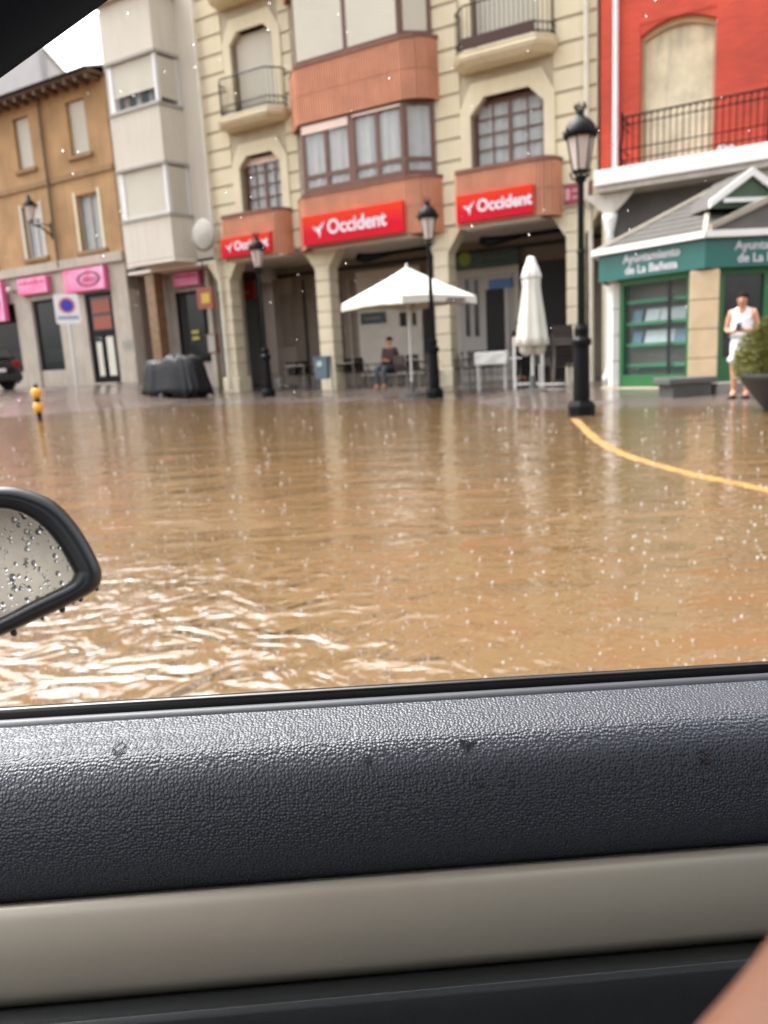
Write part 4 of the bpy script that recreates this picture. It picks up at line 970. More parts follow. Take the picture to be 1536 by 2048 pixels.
# white tubular counter and white folding table
P = at_n(1030, 2.0, 785)
t = thing('counter_frame', 'tall white tubular counter frame beside closed parasol', 'counter', P, PHI + .35)
MB().box(-.02, .62, -.3, .3, 1.06, 1.11).build('top', whitep, t, bevel=.01)
for x in (0, .6):
    for y in (-.27, .27): MB().box(x - .03, x + .03, y - .03, y + .03, -.05, 1.06).build('leg', whitep, t)
MB().box(.03, .57, -.29, -.25, .08, .12).build('foot_rail', whitep, t)
P = at_n(985, 1.9, 785)
t = thing('folding_table', 'white thick topped folding table with drooping cover', 'table', P, PHI + .3)
m = MB(); m.ring([[(x, y + (.02 * math.sin(x * 14) if zz < .7 else 0), zz) for x, y in ((-.36, -.3), (-.15, -.31), (.1, -.3), (.36, -.3), (.36, .3), (-.36, .3))] for zz in (.56, .6, .8, .84)]); m.build('cover', canvas, t, bevel=.02)
for x in (-.3, .3):
    for y in (-.25, .25): MB().tube([(x, y, -.05), (x, y, .62)], .016, 5).build('leg', whitep, t)
MB().box(.3, .68, -.2, .2, .66, .69).build('flap', whitep, t)
# low white rail seen behind the parasol foot
P = at_n(1098, 2.2, 783)
t = thing('low_rail', 'low pale metal rail on two feet beside stacked chairs', 'rail', P, PHI)
MB().tube([(-.25, 0, .06), (.5, 0, .06)], .02, 6).build('bar', polem, t)
for x in (-.2, .45): MB().tube([(x, 0, -.1), (x, 0, .5)], .022, 6).build('post', polem, t)
# blue grey litter bin on posts
P = hit(648, 783)
t = thing('litter_bin', 'blue grey litter bin with pale round emblem on two posts', 'bin', P, PHI + .2)
m = MB().ring([[(x * s, y * s, z) for x, y in ((-.2, -.14), (.2, -.14), (.2, .14), (-.2, .14))] for s, z in ((.88, .34), (1, .9), (1.05, .93))]); m.build('bin_body', bluegrey, t, bevel=.015)
for x in (-.2, .24): MB().tube([(x, .1, -.05), (x, .1, .9)], .022, 6).build('post', M('grey_green_post', (.16, .18, .17), .5), t)
o_ = MB().lathe([(.075, 0), (.075, .006)], 0, 0, 16).build('emblem', M('pale_green_emblem', (.42, .52, .46), .5), t); o_.rotation_euler = (R(86), 0, 0); o_.location = (-.02, -.142, .75)
MB().box(-.22, .22, -.16, .16, .93, .95).build('lid', M('blue_rim', (.08, .13, .22), .5), t)
# black tarpaulin over stacked chairs
P = at_n(354, 1.9, 781) - Vector((0, 0, .03))
t = thing('covered_chairs', 'stacked chairs under a draped black tarpaulin beside cream column', 'tarpaulin', P, PHI + .15)
m = MB(); rings = []; n = 96
def ztop_(x): return 1.12 + .10 * math.sin(2.6 * x + .6) + .07 * math.sin(7.1 * x) - .22 * math.exp(-((x - .28) / .1) ** 2)
for f_, s in ((.06, 1.1), (.25, 1.05), (.5, 1.0), (.72, .97), (.9, .93), (.97, .86), (1.0, .7), (1.02, .4), (1.0, .08)):
    ring = []
    for i in range(n):
        a = 2 * math.pi * i / n; c, s_ = math.cos(a), math.sin(a)
        x = .84 * math.copysign(abs(c) ** .4, c); y = .42 * math.copysign(abs(s_) ** .3, s_)
        fold = 1 + (.075 * math.sin(i * 1.15) + .05 * math.sin(i * 2.7 + 1) + .04 * math.sin(i * .4)) * (1.15 - f_)
        ring.append((x * s * fold, y * s * fold, ztop_(x * s) * f_ + (.08 * math.sin(i * .55) + .05 * math.sin(i * 1.7)) * (f_ < .2)))
    rings.append(ring)
m.ring(rings); m.build('tarpaulin', tarp_m, t, smooth=True)
for x in (-.62, -.2, .25, .6):
    MB().tube([(x, -.3, -.15), (x + .03, -.25, .5)], .025, 5).build('chair_leg', wicker, t); MB().tube([(x, .3, -.15), (x + .03, .25, .5)], .025, 5).build('chair_leg', wicker, t)
MB().box(-.5, -.3, -.34, -.28, -.1, .26).build('white_label', M('pale_sheet', (.5, .5, .48), .6), t)

# ================================================================== yellow and black bollard, no parking sign, parked car
P = hit(80, 838)
t = thing('bollard', 'yellow and black striped bollard standing in flood water', 'bollard', P, 0)
MB().lathe([(.055, -.2), (.055, .72), (.045, .76), (.02, .78)], 0, 0, 12).build('post', black, t)
for z in (.16, .48): MB().lathe([(.06, z - .01), (.095, z + .02), (.105, z + .1), (.095, z + .18), (.06, z + .21)], 0, 0, 14).build('yellow_band', yellow, t, smooth=True)
u_, z_ = fac(155, 775, 2.2); P = W(u_, 2.2, g(u_, 2.2))
t = thing('no_parking_sign', 'white no parking sign with blue disc on pale post', 'sign', P, math.atan2(-P.x, P.y) + .0)
zt, zb = zat(128, 588, P) - P.z, zat(140, 648, P) - P.z
MB().tube([(0, .05, -.2), (0, .05, zt - .05)], .045, 8).build('post', polem, t); wd = .36
m = MB(); pr = []
for cx, cz, a0 in ((wd - .08, zb + .08, -90), (wd - .08, zt - .08, 0), (-wd + .08, zt - .08, 90), (-wd + .08, zb + .08, 180)):
    pr += [(cx + .08 * math.cos(R(a0 + q)), cz + .08 * math.sin(R(a0 + q))) for q in (0, 30, 60, 90)]
m.prismy(pr, -.015, .005); m.build('panel', whitep, t)
def disc(r, y, mat, nm, zc, h=.004): o = MB().lathe([(r, 0), (r, h)], 0, 0, 28).build(nm, mat, t); o.rotation_euler = (R(90), 0, 0); o.location = (0, y, zc); return o
zc = zb + (zt - zb) * .62
disc(.24, -.016, M('red_ring', (.6, .18, .16), .5, var=0), 'red_ring', zc); disc(.18, -.021, M('blue_disc', (.03, .035, .42), .5, var=0), 'blue_disc', zc)
MB().box(-wd + .06, wd - .06, -.02, -.0155, zb + .14, zb + .24).build('blue_strip', M('pale_blue', (.22, .34, .5), .5, var=0), t)

u_, z_ = fac(52, 788, 2.6); z_ = g(u_, 3.4)
t = thing('parked_car', 'black hatchback car parked by the kerb before the pink shop signs', 'car', W(u_, 2.6, z_), PHI)
def sect(x, pts): return [(x, y, z) for y, z in pts]
def shell(w, zlo, zhi): return [(-.875 - w, zlo), (-.875 - w * 1.02, (zlo + zhi) * .5), (-.875 - w * .94, zhi), (-.875 + w * .94, zhi), (-.875 + w * 1.02, (zlo + zhi) * .5), (-.875 + w, zlo)]
m = MB(); m.ring([sect(x, shell(w, a, b)) for x, w, a, b in ((-4.0, .72, .3, .62), (-3.8, .84, .22, .74), (-2.9, .875, .2, .9), (-1.0, .875, .2, .93), (-.2, .86, .2, .95), (-.02, .82, .28, .88), (.04, .78, .34, .7))]); m.build('body', carblack, t, smooth=False, bevel=.03)
m = MB(); m.ring([[(x, y, z) for y, z in ((-.875 - w, z0), (-.875 - w * .8, z1), (-.875 + w * .8, z1), (-.875 + w, z0))] for x, w, z0, z1 in ((-2.9, .76, .9, .92), (-2.2, .78, .92, 1.42), (-.9, .78, .92, 1.47), (-.3, .77, .92, 1.4), (-.08, .75, .92, .96))]); m.build('cabin', carblack, t, bevel=.03)
m = MB(); m.quad((-.235, -1.43, 1.29), (-.235, -.32, 1.29), (-.09, -.25, 1.0), (-.09, -1.5, 1.0)); o = m.build('rear_window', mglass, t); o.location = (.045, 0, .03)
for y in (-1.55, -.2): MB().box(-.06, .035, y - .12, y + .12, .68, .92).build('tail_light', M('tail_red', (.25, .01, .012), .2), t, bevel=.02)
MB().box(.03, .055, -1.14, -.61, .58, .69).build('number_plate', whitep, t); MB().box(-.1, .09, -1.68, -.07, .3, .5).build('bumper', M('black_plastic', (.02, .02, .022), .5), t, bevel=.03)
for x in (-.72, -3.25):
    for y in (-1.66, -.09):
        o = MB().lathe([(.2, -.1), (.31, -.1), (.325, -.05), (.325, .05), (.31, .1), (.2, .1)], 0, 0, 20).build('wheel', tyre_m, t); o.rotation_euler = (R(90), 0, 0); o.location = (x, y, .325)
        MB().lathe([(.2, -.08), (.2, .08), (.05, .09)], 0, 0, 12).build('rim', metal_t, o)

# ================================================================== stone bench block, planter, yellow kerb
P = hit(1386, 793)
t = thing('stone_bench', 'low dark stone bench block at the corner of kiosk', 'bench', P, R(8))
MB().box(-.4, .42, 0, .55, .2, .3).build('slab', stone_d, t, bevel=.015); MB().box(-.32, .34, .04, .5, -.05, .2).build('block', M('stone_grey_wet', (.07, .07, .068), .3, var=.2), t, bevel=.01)
MB().box(.42, 1.4, .02, .4, .0, .18).build('step', M('pale_step', (.22, .20, .18), .3, var=.2), t, bevel=.01)
P = gnd(1590, 822, -.02)
t = thing('planter', 'round dark planter bowl holding a clipped olive green shrub', 'planter', P, 0)
MB().lathe([(.28, -.12), (.34, .0), (.5, .2), (.66, .42), (.72, .5), (.66, .5), (.6, .44)], 0, 0, 24).build('bowl', M('planter_bowl', (.012, .010, .009), .6, var=.2), t, smooth=True)
sh = thing('shrub', 'clipped olive green conifer shrub growing in the dark planter bowl', 'shrub', P + Vector((0, 0, .45)), 0)
MB().tube([(0, 0, -.05), (.02, 0, .5)], [.06, .03], 6).build('trunk', brownpipe, sh)
m = MB(); rr = random.Random(9)
for k in range(16000):
    a = rr.uniform(0, 2 * math.pi); zz = rr.uniform(-.25, 1); q = math.sqrt(max(0, 1 - zz * zz)) * (1 + .08 * math.sin(3 * a) + .06 * math.sin(7 * a + 4 * zz)); f = .55 + .45 * rr.random() ** .4
    c = Vector((.66 * q * f * math.cos(a), .66 * q * f * math.sin(a), .12 + .72 * max(zz, -.2) * f))
    d = (c.normalized() + Vector((rr.uniform(-.7, .7), rr.uniform(-.7, .7), rr.uniform(-.3, .9)))).normalized() * rr.uniform(.035, .07); s_ = d.orthogonal().normalized() * .014
    m.quad(c - s_, c + s_, c + d)
m.build('crown', M('olive_leaf', (.115, .115, .018), .6, var=.35, scale=9), sh, kind='stuff')

pts = [(1148, 838), (1162, 850), (1180, 868), (1205, 887), (1240, 905), (1285, 921), (1330, 934), (1380, 947), (1430, 958), (1490, 970), (1545, 982), (1640, 1000), (1800, 1030)]
def cr_(P, k=8):
    o_ = []
    for i in range(len(P) - 1):
        p0, p1, p2, p3 = P[max(i - 1, 0)], P[i], P[i + 1], P[min(i + 2, len(P) - 1)]
        for j in range(k):
            t_ = j / k; o_.append(tuple(.5 * (2 * p1[c] + (p2[c] - p0[c]) * t_ + (2 * p0[c] - 5 * p1[c] + 4 * p2[c] - p3[c]) * t_ * t_ + (-p0[c] + 3 * p1[c] - 3 * p2[c] + p3[c]) * t_ ** 3) for c in (0, 1)))
    return o_
rr = random.Random(31); C = [gnd(x, y, 0) for x, y in cr_(pts)]; m = MB(); a = []; b = []
for i, p in enumerate(C):
    d = (C[min(i + 1, len(C) - 1)] - C[max(i - 1, 0)]).normalized(); n_ = Vector((d.y, -d.x, 0)); w_ = .085
    a.append(p + n_ * (w_ + rr.uniform(-.012, .012))); b.append(p - n_ * (w_ + rr.uniform(-.012, .012)))
kp = MB()
kp.ring([[q + Vector((0, 0, dz)) for q in r_] for r_, dz in ((a, -.12), (a, -.003), ([x * .5 + y * .5 + Vector((0, 0, rr.uniform(.002, .0055))) for x, y in zip(a, b)], 0), (b, -.003), (b, -.12))], cap=False, close=False)
yk = kp.build('kerb', M('worn_yellow_paint', (.27, .12, .017), .6, var=.45, scale=9)); struct(yk)
for x, y in ((265, 955), (190, 1000), (330, 920)):
    c = gnd(x, y, g(*un(gnd(x, y, -.15))) + .004); d = (gnd(180, 1005, 0) - gnd(340, 915, 0)); d.z = 0; d.normalize(); s_ = Vector((d.y, -d.x, 0)) * .11; d = d * .34
    o = MB().quad(c - d - s_, c + d - s_, c + d + s_, c - d + s_).build('road_marking', M('road_yellow', (.9, .33, .02), .6)); struct(o)

# ================================================================== people
def skel(name, mat, parent, J, E, root, sub=2, smooth=True):
    names = list(J); me = bpy.data.meshes.new(name); me.from_pydata([J[k][0] for k in names], [(names.index(a), names.index(b)) for a, b in E], []); me.materials.append(mat)
    o = bpy.data.objects.new(name, me); COL.objects.link(o); o.parent = parent
    md = o.modifiers.new('skin', 'SKIN'); md.use_smooth_shade = True
    for i, k in enumerate(names):
        r = J[k][1]; sv = me.skin_vertices[0].data[i]; sv.radius = (r, r) if not isinstance(r, tuple) else r; sv.use_root = k == root
    s = o.modifiers.new('sub', 'SUBSURF'); s.levels = sub; s.render_levels = sub
    return o
def person(label, loc, rz, body, cloth, hair=True, hs_=1.):
    t = thing('person', label, 'person', loc, rz); J, E = body
    skel('body', skin, t, J, E, 'pelvis')
    for nm, mat, JJ, EE, rt in cloth: skel(nm, mat, t, JJ, EE, rt)
    hd = Vector(J['head'][0])
    m = MB(); m.ring([[(hd.x + .093 * math.sin(p) * math.cos(a), hd.y + .032 + .098 * math.sin(p) * math.sin(a), hd.z + .012 + .105 * math.cos(p)) for a in [q * math.pi / 8 for q in range(16)]] for p in (.05, .4, .8, 1.2, 1.5)]); m.build('hair', hair_m, t, smooth=True)
    for s in (-1, 1): MB().ball((hd.x + .032 * s, hd.y - .082, hd.z - .005), .011, 8, 5).build('eye', dark, t)
    MB().tube([(hd.x, hd.y - .085, hd.z), (hd.x, hd.y - .108, hd.z - .035)], [.008, .015], 6).build('nose', skin, t); MB().tube([(hd.x - .022, hd.y - .084, hd.z - .062), (hd.x + .022, hd.y - .084, hd.z - .062)], .006, 5).build('mouth', M('lips', (.35, .09, .07), .5), t)
    return t
def stand(sit=False, arms='hold'):
    J = {'pelvis': ((0, 0, .88), (.14, .105)), 'spine': ((0, .0, 1.06), (.125, .1)), 'chest': ((0, 0, 1.24), (.145, .1)), 'neck': ((0, -.01, 1.37), .05), 'chin': ((0, -.035, 1.43), .062), 'head': ((0, -.03, 1.51), .082), 'crown': ((0, -.015, 1.575), .06)}
    E = [('pelvis', 'spine'), ('spine', 'chest'), ('chest', 'neck'), ('neck', 'chin'), ('chin', 'head'), ('head', 'crown')]
    for s, q in ((-1, 'l'), (1, 'r')):
        J['sh' + q] = ((.165 * s, .0, 1.3), .058); J['el' + q] = ((.225 * s, .03, 1.04), .043); J['wr' + q] = ((.09 * s, -.2, 1.02), .027); J['ha' + q] = ((.045 * s, -.26, 1.04), .03)
        E += [('chest', 'sh' + q), ('sh' + q, 'el' + q), ('el' + q, 'wr' + q), ('wr' + q, 'ha' + q)]
        for f in range(5):
            J['f%d' % f + q] = ((.045 * s + (.012 if f else -.03 * 1) * (1 if f else s) - .012 * s, -.285 + .008 * abs(f - 2), 1.015 + .017 * f), .0085); J['g%d' % f + q] = ((.01 * s, -.31 + .012 * abs(f - 2), 1.02 + .017 * f), .0075)
            E += [('ha' + q, 'f%d' % f + q), ('f%d' % f + q, 'g%d' % f + q)]
        if sit:
            J['hip' + q] = ((.09 * s, -.03, .84), .092); J['kn' + q] = ((.11 * s, -.46, .86), .062); J['an' + q] = ((.11 * s, -.42, .45), .04); J['to' + q] = ((.12 * s, -.56, .40), .035)
        else:
            J['hip' + q] = ((.09 * s, 0, .82), .088); J['kn' + q] = ((.095 * s, -.02, .47), .058); J['an' + q] = ((.09 * s, .015, .09), .038); J['to' + q] = ((.1 * s, -.13, .035), .034)
        E += [('pelvis', 'hip' + q), ('hip' + q, 'kn' + q), ('kn' + q, 'an' + q), ('an' + q, 'to' + q)]
    return J, E
whitecl = M('white_cotton', (.74, .75, .78), .8, var=.05)
J, E = stand()
def torso(J, k=1.1, lo='spine', straps=False):
    JJ = {'a': ((J['pelvis'][0][0], J['pelvis'][0][1], J['pelvis'][0][2] + .08), (.19, .15)), 'b': (J['spine'][0], (.165, .14)), 'c': (J['chest'][0][:2] + (J['chest'][0][2] + .01,), (.185, .145))}
    return JJ, [('a', 'b'), ('b', 'c')]
tj, te = torso(J)
tj['sl'] = ((-.095, 0, 1.4), (.05, .1)); tj['sr'] = ((.095, 0, 1.4), (.05, .1)); te += [('c', 'sl'), ('c', 'sr')]
sj = {'w': ((0, 0, 1.02), (.2, .16)), 'p': ((0, 0, .86), (.235, .19)), 'l': ((-.105, -.005, .5), (.155, .16)), 'r': ((.105, -.005, .5), (.155, .16))}
J['head'] = ((0, -.065, 1.495), .082); J['crown'] = ((0, -.075, 1.56), .06); J['chin'] = ((0, -.05, 1.42), .06)
P = hit(1479, 795); hgt = zat(1484, 582, P) - P.z
wo = person('woman in white sleeveless top and white shorts looking down at her phone', P, R(-34), (J, E), [('top', whitecl, tj, te, 'b'), ('shorts', whitecl, sj, [('w', 'p'), ('p', 'l'), ('p', 'r')], 'p')])
wo.scale = (hgt / 1.62,) * 3
MB().ball((0, .09, 1.56), .055).build('hair_bun', hair_m, wo, smooth=True)
for s in (-1, 1): MB().ring([[(.098 * s + x, y, z) for x, y in ((-.05, -.19), (.05, -.19), (.045, .06), (-.045, .06))] for z in (-.0, .02)]).build('sandal', hair_m, wo, bevel=.008)
k_ = hgt / 1.62
phn = tag(MB().box(-.036, .036, -.005, .005, -.07, .07).build('mobile_phone', black, bevel=.004), 'dark mobile phone held in the hands of woman in white', 'phone')
phn.location = P + Matrix.Rotation(R(-34), 3, 'Z') @ Vector((0, -.315 * k_, 1.08 * k_)); phn.rotation_euler = (R(-35), 0, R(-34))
# person sitting by the cafe wall
J, E = stand(sit=True)
jk = M('maroon_jumper', (.05, .02, .02), .8, var=.15); je = M('dark_jeans', (.06, .07, .085), .8, var=.1)
tj, te = torso(J)
for s, q in ((-1, 'l'), (1, 'r')):
    tj['s' + q] = (J['sh' + q][0], .075); tj['e' + q] = (J['el' + q][0], .06); tj['w' + q] = (J['wr' + q][0], .042); te += [('c', 's' + q), ('s' + q, 'e' + q), ('e' + q, 'w' + q)]
sj = {'p': ((0, 0, .87), (.155, .125))}; se = []
for q in 'lr':
    for b_, r in (('hip', .105), ('kn', .078), ('an', .055)): sj[b_ + q] = (J[b_ + q][0], r)
    se += [('p', 'hip' + q), ('hip' + q, 'kn' + q), ('kn' + q, 'an' + q)]
tj['n'] = ((0, -.005, 1.33), .085); te += [('c', 'n')]
P = at_n(783, -.7); sc_ = 1.08
pe = person('person in a dark maroon jumper sitting by the pale cafe wall', P + Vector((0, 0, -.37)), PHI - .1, (J, E), [('jumper', jk, tj, te, 'b'), ('jeans', je, sj, se, 'p')])
pe.scale = (1.12,) * 3; pe.location = P + Vector((0, 0, -.43))
st = dup(ch, P + Vector((.02, .06, 0)), PHI - .1, 'dark wicker chair holding the seated person in maroon')
# person standing in the cafe doorway
J, E = stand(); bl = M('black_cotton', (.012, .012, .014), .8, var=.1)
tj, te = torso(J)
for q in 'lr': tj['s' + q] = (J['sh' + q][0], .07); tj['e' + q] = (Vector(J['sh' + q][0]).lerp(Vector(J['el' + q][0]), .5)[:], .058); te += [('c', 's' + q), ('s' + q, 'e' + q)]
sj = {'p': ((0, 0, .87), (.155, .12))}; se = []
for q in 'lr':
    for b_, r in (('hip', .1), ('kn', .075), ('an', .06)): sj[b_ + q] = (J[b_ + q][0], r)
    se += [('p', 'hip' + q), ('hip' + q, 'kn' + q), ('kn' + q, 'an' + q)]
P = at_n(1041, -2.2)
person('person in black standing in the cafe doorway behind closed parasol', P, PHI + .9, (J, E), [('shirt', bl, tj, te, 'b'), ('trousers', bl, sj, se, 'p')])

# ================================================================== rain splashes on the water
m = MB(); rr = random.Random(21); cnt = 0
while cnt < 1300:
    x, y = rr.uniform(-60, 1600), 792 + 620 * rr.random()
    P = gnd(x, y, 0)
    if P.y > 22 or P.y < .9: continue
    cnt += 1; f = rr.random() ** 2.5; k_ = min(1.5, .25 + P.y * .095); r = (.0034 + .0065 * f) * k_; h_ = r * rr.uniform(1.3, 3.2)
    m.ring([[(P.x + r * q * math.cos(a), P.y + r * q * math.sin(a), z) for a in [t_ * math.pi / 3 for t_ in range(6)]] for q, z in ((1.1, -.002), (.9, h_ * .4), (.55, h_ * .8), (.1, h_))])
    for j in range(rr.randint(0, 3)):
        a = rr.uniform(0, 6.28); q = r * rr.uniform(1.5, 4); m.ball((P.x + q * math.cos(a), P.y + q * math.sin(a), h_ * rr.uniform(.2, 1.3)), r * rr.uniform(.2, .45), 6, 4)
    if f > 9:
        R_ = r * rr.uniform(3, 7)
        m.ring([[(P.x + q * math.cos(a), P.y + q * math.sin(a), z) for a in [t_ * math.pi / 9 for t_ in range(18)]] for q, z in ((R_ - .008, -.0006), (R_, .0012), (R_ + .008, -.0006))], cap=False)
spm = M('splash_water', (.52, .48, .44), .2, var=0)
o = m.build('rain_splashes', spm, smooth=True, kind='stuff'); o['label'] = 'rain drops splashing on the brown flood water'; o['category'] = 'rain'

# ================================================================== the car the photograph is taken from
ZS = .748
CRZ, CTH = R(4.3), R(1.6)                   # heading of the car, and its tail sitting slightly low
A = Vector((math.cos(CRZ), math.sin(CRZ), 0)); ND = Vector((-A.y, A.x, 0))
_rot = Matrix.Rotation(CRZ, 4, 'Z') @ Matrix.Rotation(CTH, 4, 'Y')
CLOC = Vector((0, 0, .75)) - _rot.to_3x3() @ Vector((0, 0, .75))
Mi = (Matrix.Translation(CLOC) @ _rot).inverted()         # world -> car frame
def dpx(x, y, d):                           # pixel -> (along the car, height) on the plane d metres outside the lens
    r = ray(x, y); t = d / r.dot(ND); Pq = Mi @ (CAM + r * t); return Pq.x, Pq.z
car = thing('car', 'dark interior of car with textured door, silver trim and side mirror', 'car', CLOC, CRZ); car.rotation_euler = (0, CTH, CRZ)
def grain_mat():
    m = M('pebbled_black_plastic', (.036, .041, .051), .36, var=.0); nd, ln, p = nodes(m)  # blue sheen of the reflected sky is mixed into the base colour
    tc = nd.new('ShaderNodeTexCoord'); v = nd.new('ShaderNodeTexVoronoi'); v.feature = 'SMOOTH_F1'; v.inputs['Scale'].default_value = 660; v.inputs['Smoothness'].default_value = .15; v.inputs['Randomness'].default_value = .75
    n = nd.new('ShaderNodeTexNoise'); n.inputs['Scale'].default_value = 90; n.inputs['Detail'].default_value = 2
    ln.new(tc.outputs['Object'], v.inputs['Vector']); ln.new(tc.outputs['Object'], n.inputs['Vector'])
    b = nd.new('ShaderNodeBump'); b.inputs['Strength'].default_value = .9; b.inputs['Distance'].default_value = .0007; b.invert = True
    ln.new(v.outputs['Distance'], b.inputs['Height']); ln.new(b.outputs[0], p.inputs['Normal'])
    n2 = nd.new('ShaderNodeTexNoise'); n2.inputs['Scale'].default_value = 14; n2.inputs['Detail'].default_value = 5; ln.new(tc.outputs['Object'], n2.inputs['Vector'])
    mr = nd.new('ShaderNodeMapRange'); mr.inputs[1].default_value = .3; mr.inputs[2].default_value = .7; mr.inputs[3].default_value = .32; mr.inputs[4].default_value = .40
    ln.new(n2.outputs[0], mr.inputs[0]); ln.new(mr.outputs[0], p.inputs['Roughness'])
    return m
pebble = grain_mat()
def strip_mat():
    m = M('satin_silver_trim', (.47, .42, .335), .42, metal=.3, var=.03, scale=40); nd, ln, p = nodes(m)
    tc = nd.new('ShaderNodeTexCoord'); n = nd.new('ShaderNodeTexNoise'); n.inputs['Scale'].default_value = 1500; ln.new(tc.outputs['Object'], n.inputs['Vector'])
    b = nd.new('ShaderNodeBump'); b.inputs['Strength'].default_value = .12; b.inputs['Distance'].default_value = .0003; ln.new(n.outputs[0], b.inputs['Height']); ln.new(b.outputs[0], p.inputs['Normal'])
    return m
silver = strip_mat()
gloss_black = M('gloss_black_rubber', (.006, .006, .007), .22, var=0); rubber = M('grey_rubber', (.03, .033, .04), .45, var=.1, scale=60)
lowblack = M('lower_black_plastic', (.016, .019, .020), .5, var=.1, scale=30, bump=.3, bscale=900)
def z768(y, d): return dpx(768, y, d)[1]
def spline(P, k=8):
    out = []; n = len(P)
    for i in range(n - 1):
        p0, p1, p2, p3 = P[max(i - 1, 0)], P[i], P[i + 1], P[min(i + 2, n - 1)]
        for j in range(k):
            t = j / k; out.append(tuple(.5 * (2 * p1[c] + (p2[c] - p0[c]) * t + (2 * p0[c] - 5 * p1[c] + 4 * p2[c] - p3[c]) * t * t + (-p0[c] + 3 * p1[c] - 3 * p2[c] + p3[c]) * t ** 3) for c in (0, 1)))
    return out + [P[-1]]
A0, A1 = -1.0, 1.15
def sweep(name, prof, mat, parent, smooth=True, closed=False):
    m = MB(); xs = [A0 + (A1 - A0) * i / 12 for i in range(13)]
    m.ring([[(x, d, z) for d, z in prof] for x in xs], cap=closed, close=closed); return m.build(name, mat, parent, smooth=smooth)
door = sweep('door', [(.50, .1), (.52, .35), (.50, .6), (.47, ZS - .05), (.44, ZS - .06), (.43, .1)], M('car_paint', (.10, .10, .11), .15, var=0, coat=1), car, False)
# outer and inner window seals
zb_ = z768(1372, .425); sweep('window_seal', [(.45, zb_ - .03), (.436, zb_ - .006), (.43, zb_ - .001), (.425, zb_), (.4235, zb_ - .002), (.4225, zb_ - .03)], gloss_black, door)
zc1, zc2 = z768(1395, .398), z768(1407, .372)
sweep('window_slot', [(.423, zb_ - .028), (.41, zc1 - .012), (.40, zc1 - .004)], gloss_black, door, False)
sweep('inner_seal', spline([(.402, zc1 - .012), (.399, zc1), (.39, zc1 + .0015), (.378, zc2 + .001), (.372, zc2 - .004)], 4), rubber, door)
PP = [(.374, z768(1408, .374)), (.364, z768(1430, .364)), (.3522, z768(1458, .3522)), (.343, z768(1490, .343)), (.3345, z768(1545, .3345)), (.329, z768(1620, .329)), (.328, z768(1690, .328)), (.331, z768(1728, .331)), (.338, z768(1746, .338)), (.352, z768(1750, .352))]
prof = spline(PP, 8)
sweep('upper_panel', prof, pebble, door)
K0 = (.318, z768(1744, .318))
sp2 = [(.352, z768(1737, .352)), (.333, z768(1749, .333)), (.3255, z768(1756, .3255)), (.3215, z768(1800, .3215)), (.3195, z768(1860, .3195)), (.322, z768(1915, .322)), (.328, z768(1943, .328)), (.342, z768(1954, .342))]
sweep('trim_strip', spline(sp2, 6), silver, door)
lp2 = [(.345, z768(1942, .345)), (.328, z768(1951, .328)), (.317, z768(1958, .317)), (.306, z768(1985, .306)), (.298, z768(2040, .298)), (.295, .5), (.30, .36), (.34, .1)]
sweep('lower_panel', spline(lp2, 6), lowblack, door)
# marks on the upper panel
def panel_pt(x, y, lift=.0006):
    best = None
    for (d0, z0), (d1, z1) in zip(prof, prof[1:]):
        for j in range(6):
            f = j / 6; d = d0 + (d1 - d0) * f; z = z0 + (z1 - z0) * f; a, zz = dpx(x, y, d); e = abs(zz - z)
            if best is None or e < best[0]: best = (e, a, d - lift, z + lift * .5)
    return best[1:]
scm = M('scuff_black', (.006, .006, .007), .6, var=0); sml = M('scuff_pale', (.07, .07, .08), .5, var=.2, scale=300)
def scuff(strokes, mat, w=.0006):
    m = MB()
    for s in strokes: m.tube([panel_pt(*p) for p in s], w, 4)
    m.build('scuff_mark', mat, door)
scuff([[(918, 1478), (945, 1487)], [(930, 1492), (952, 1480)], [(932, 1500), (938, 1494)], [(922, 1486), (934, 1497)]], scm, .0004)
scuff([[(957, 1568), (961, 1576)], [(962, 1567), (957, 1573)]], scm, .0006)
scuff([[(1398, 1500), (1410, 1508), (1416, 1500)], [(1400, 1515), (1412, 1530)], [(1404, 1555), (1408, 1562)], [(1402, 1528), (1415, 1520)]], scm, .0005)
scuff([[(725, 1518), (740, 1512)], [(730, 1526), (742, 1520)], [(765, 1492), (770, 1500)]], scm, .0004)
scuff([[(225, 1500), (236, 1490), (246, 1483)], [(228, 1508), (242, 1500), (254, 1488)], [(234, 1512), (250, 1502)], [(228, 1494), (240, 1508)]], sml, .0003)
# window frame: sloping front pillar and roof rail
E1 = dpx(-420, 460, .44); E2 = dpx(0, 157, .42); E3 = dpx(205, 9, .41); E4 = dpx(330, -84, .40)
pth = [(E1[0], .44, E1[1]), (E2[0], .42, E2[1]), (E3[0], .41, E3[1]), (E4[0], .40, E4[1]), (.04, .39, E4[1] + .07), (.2, .38, E4[1] + .115), (.5, .37, E4[1] + .13), (1.15, .37, E4[1] + .13)]
m = MB(); rings = []
for i, p in enumerate(pth):
    p = Vector(p); t_ = (Vector(pth[min(i + 1, len(pth) - 1)]) - Vector(pth[max(i - 1, 0)])).normalized(); n_ = Vector((-t_.z, 0, t_.x)).normalized()
    rings.append([p + Vector((0, dy, 0)) + n_ * w for dy, w in ((.025, .02), (.0, .0), (-.02, .008), (-.07, .03), (-.16, .11), (-.10, .16), (.03, .13))])
m.ring(rings); m.build('front_pillar', M('navy_pillar_trim', (.010, .018, .034), .8, var=.1, spec=.2), car, smooth=True)
rz_ = E4[1] + .16
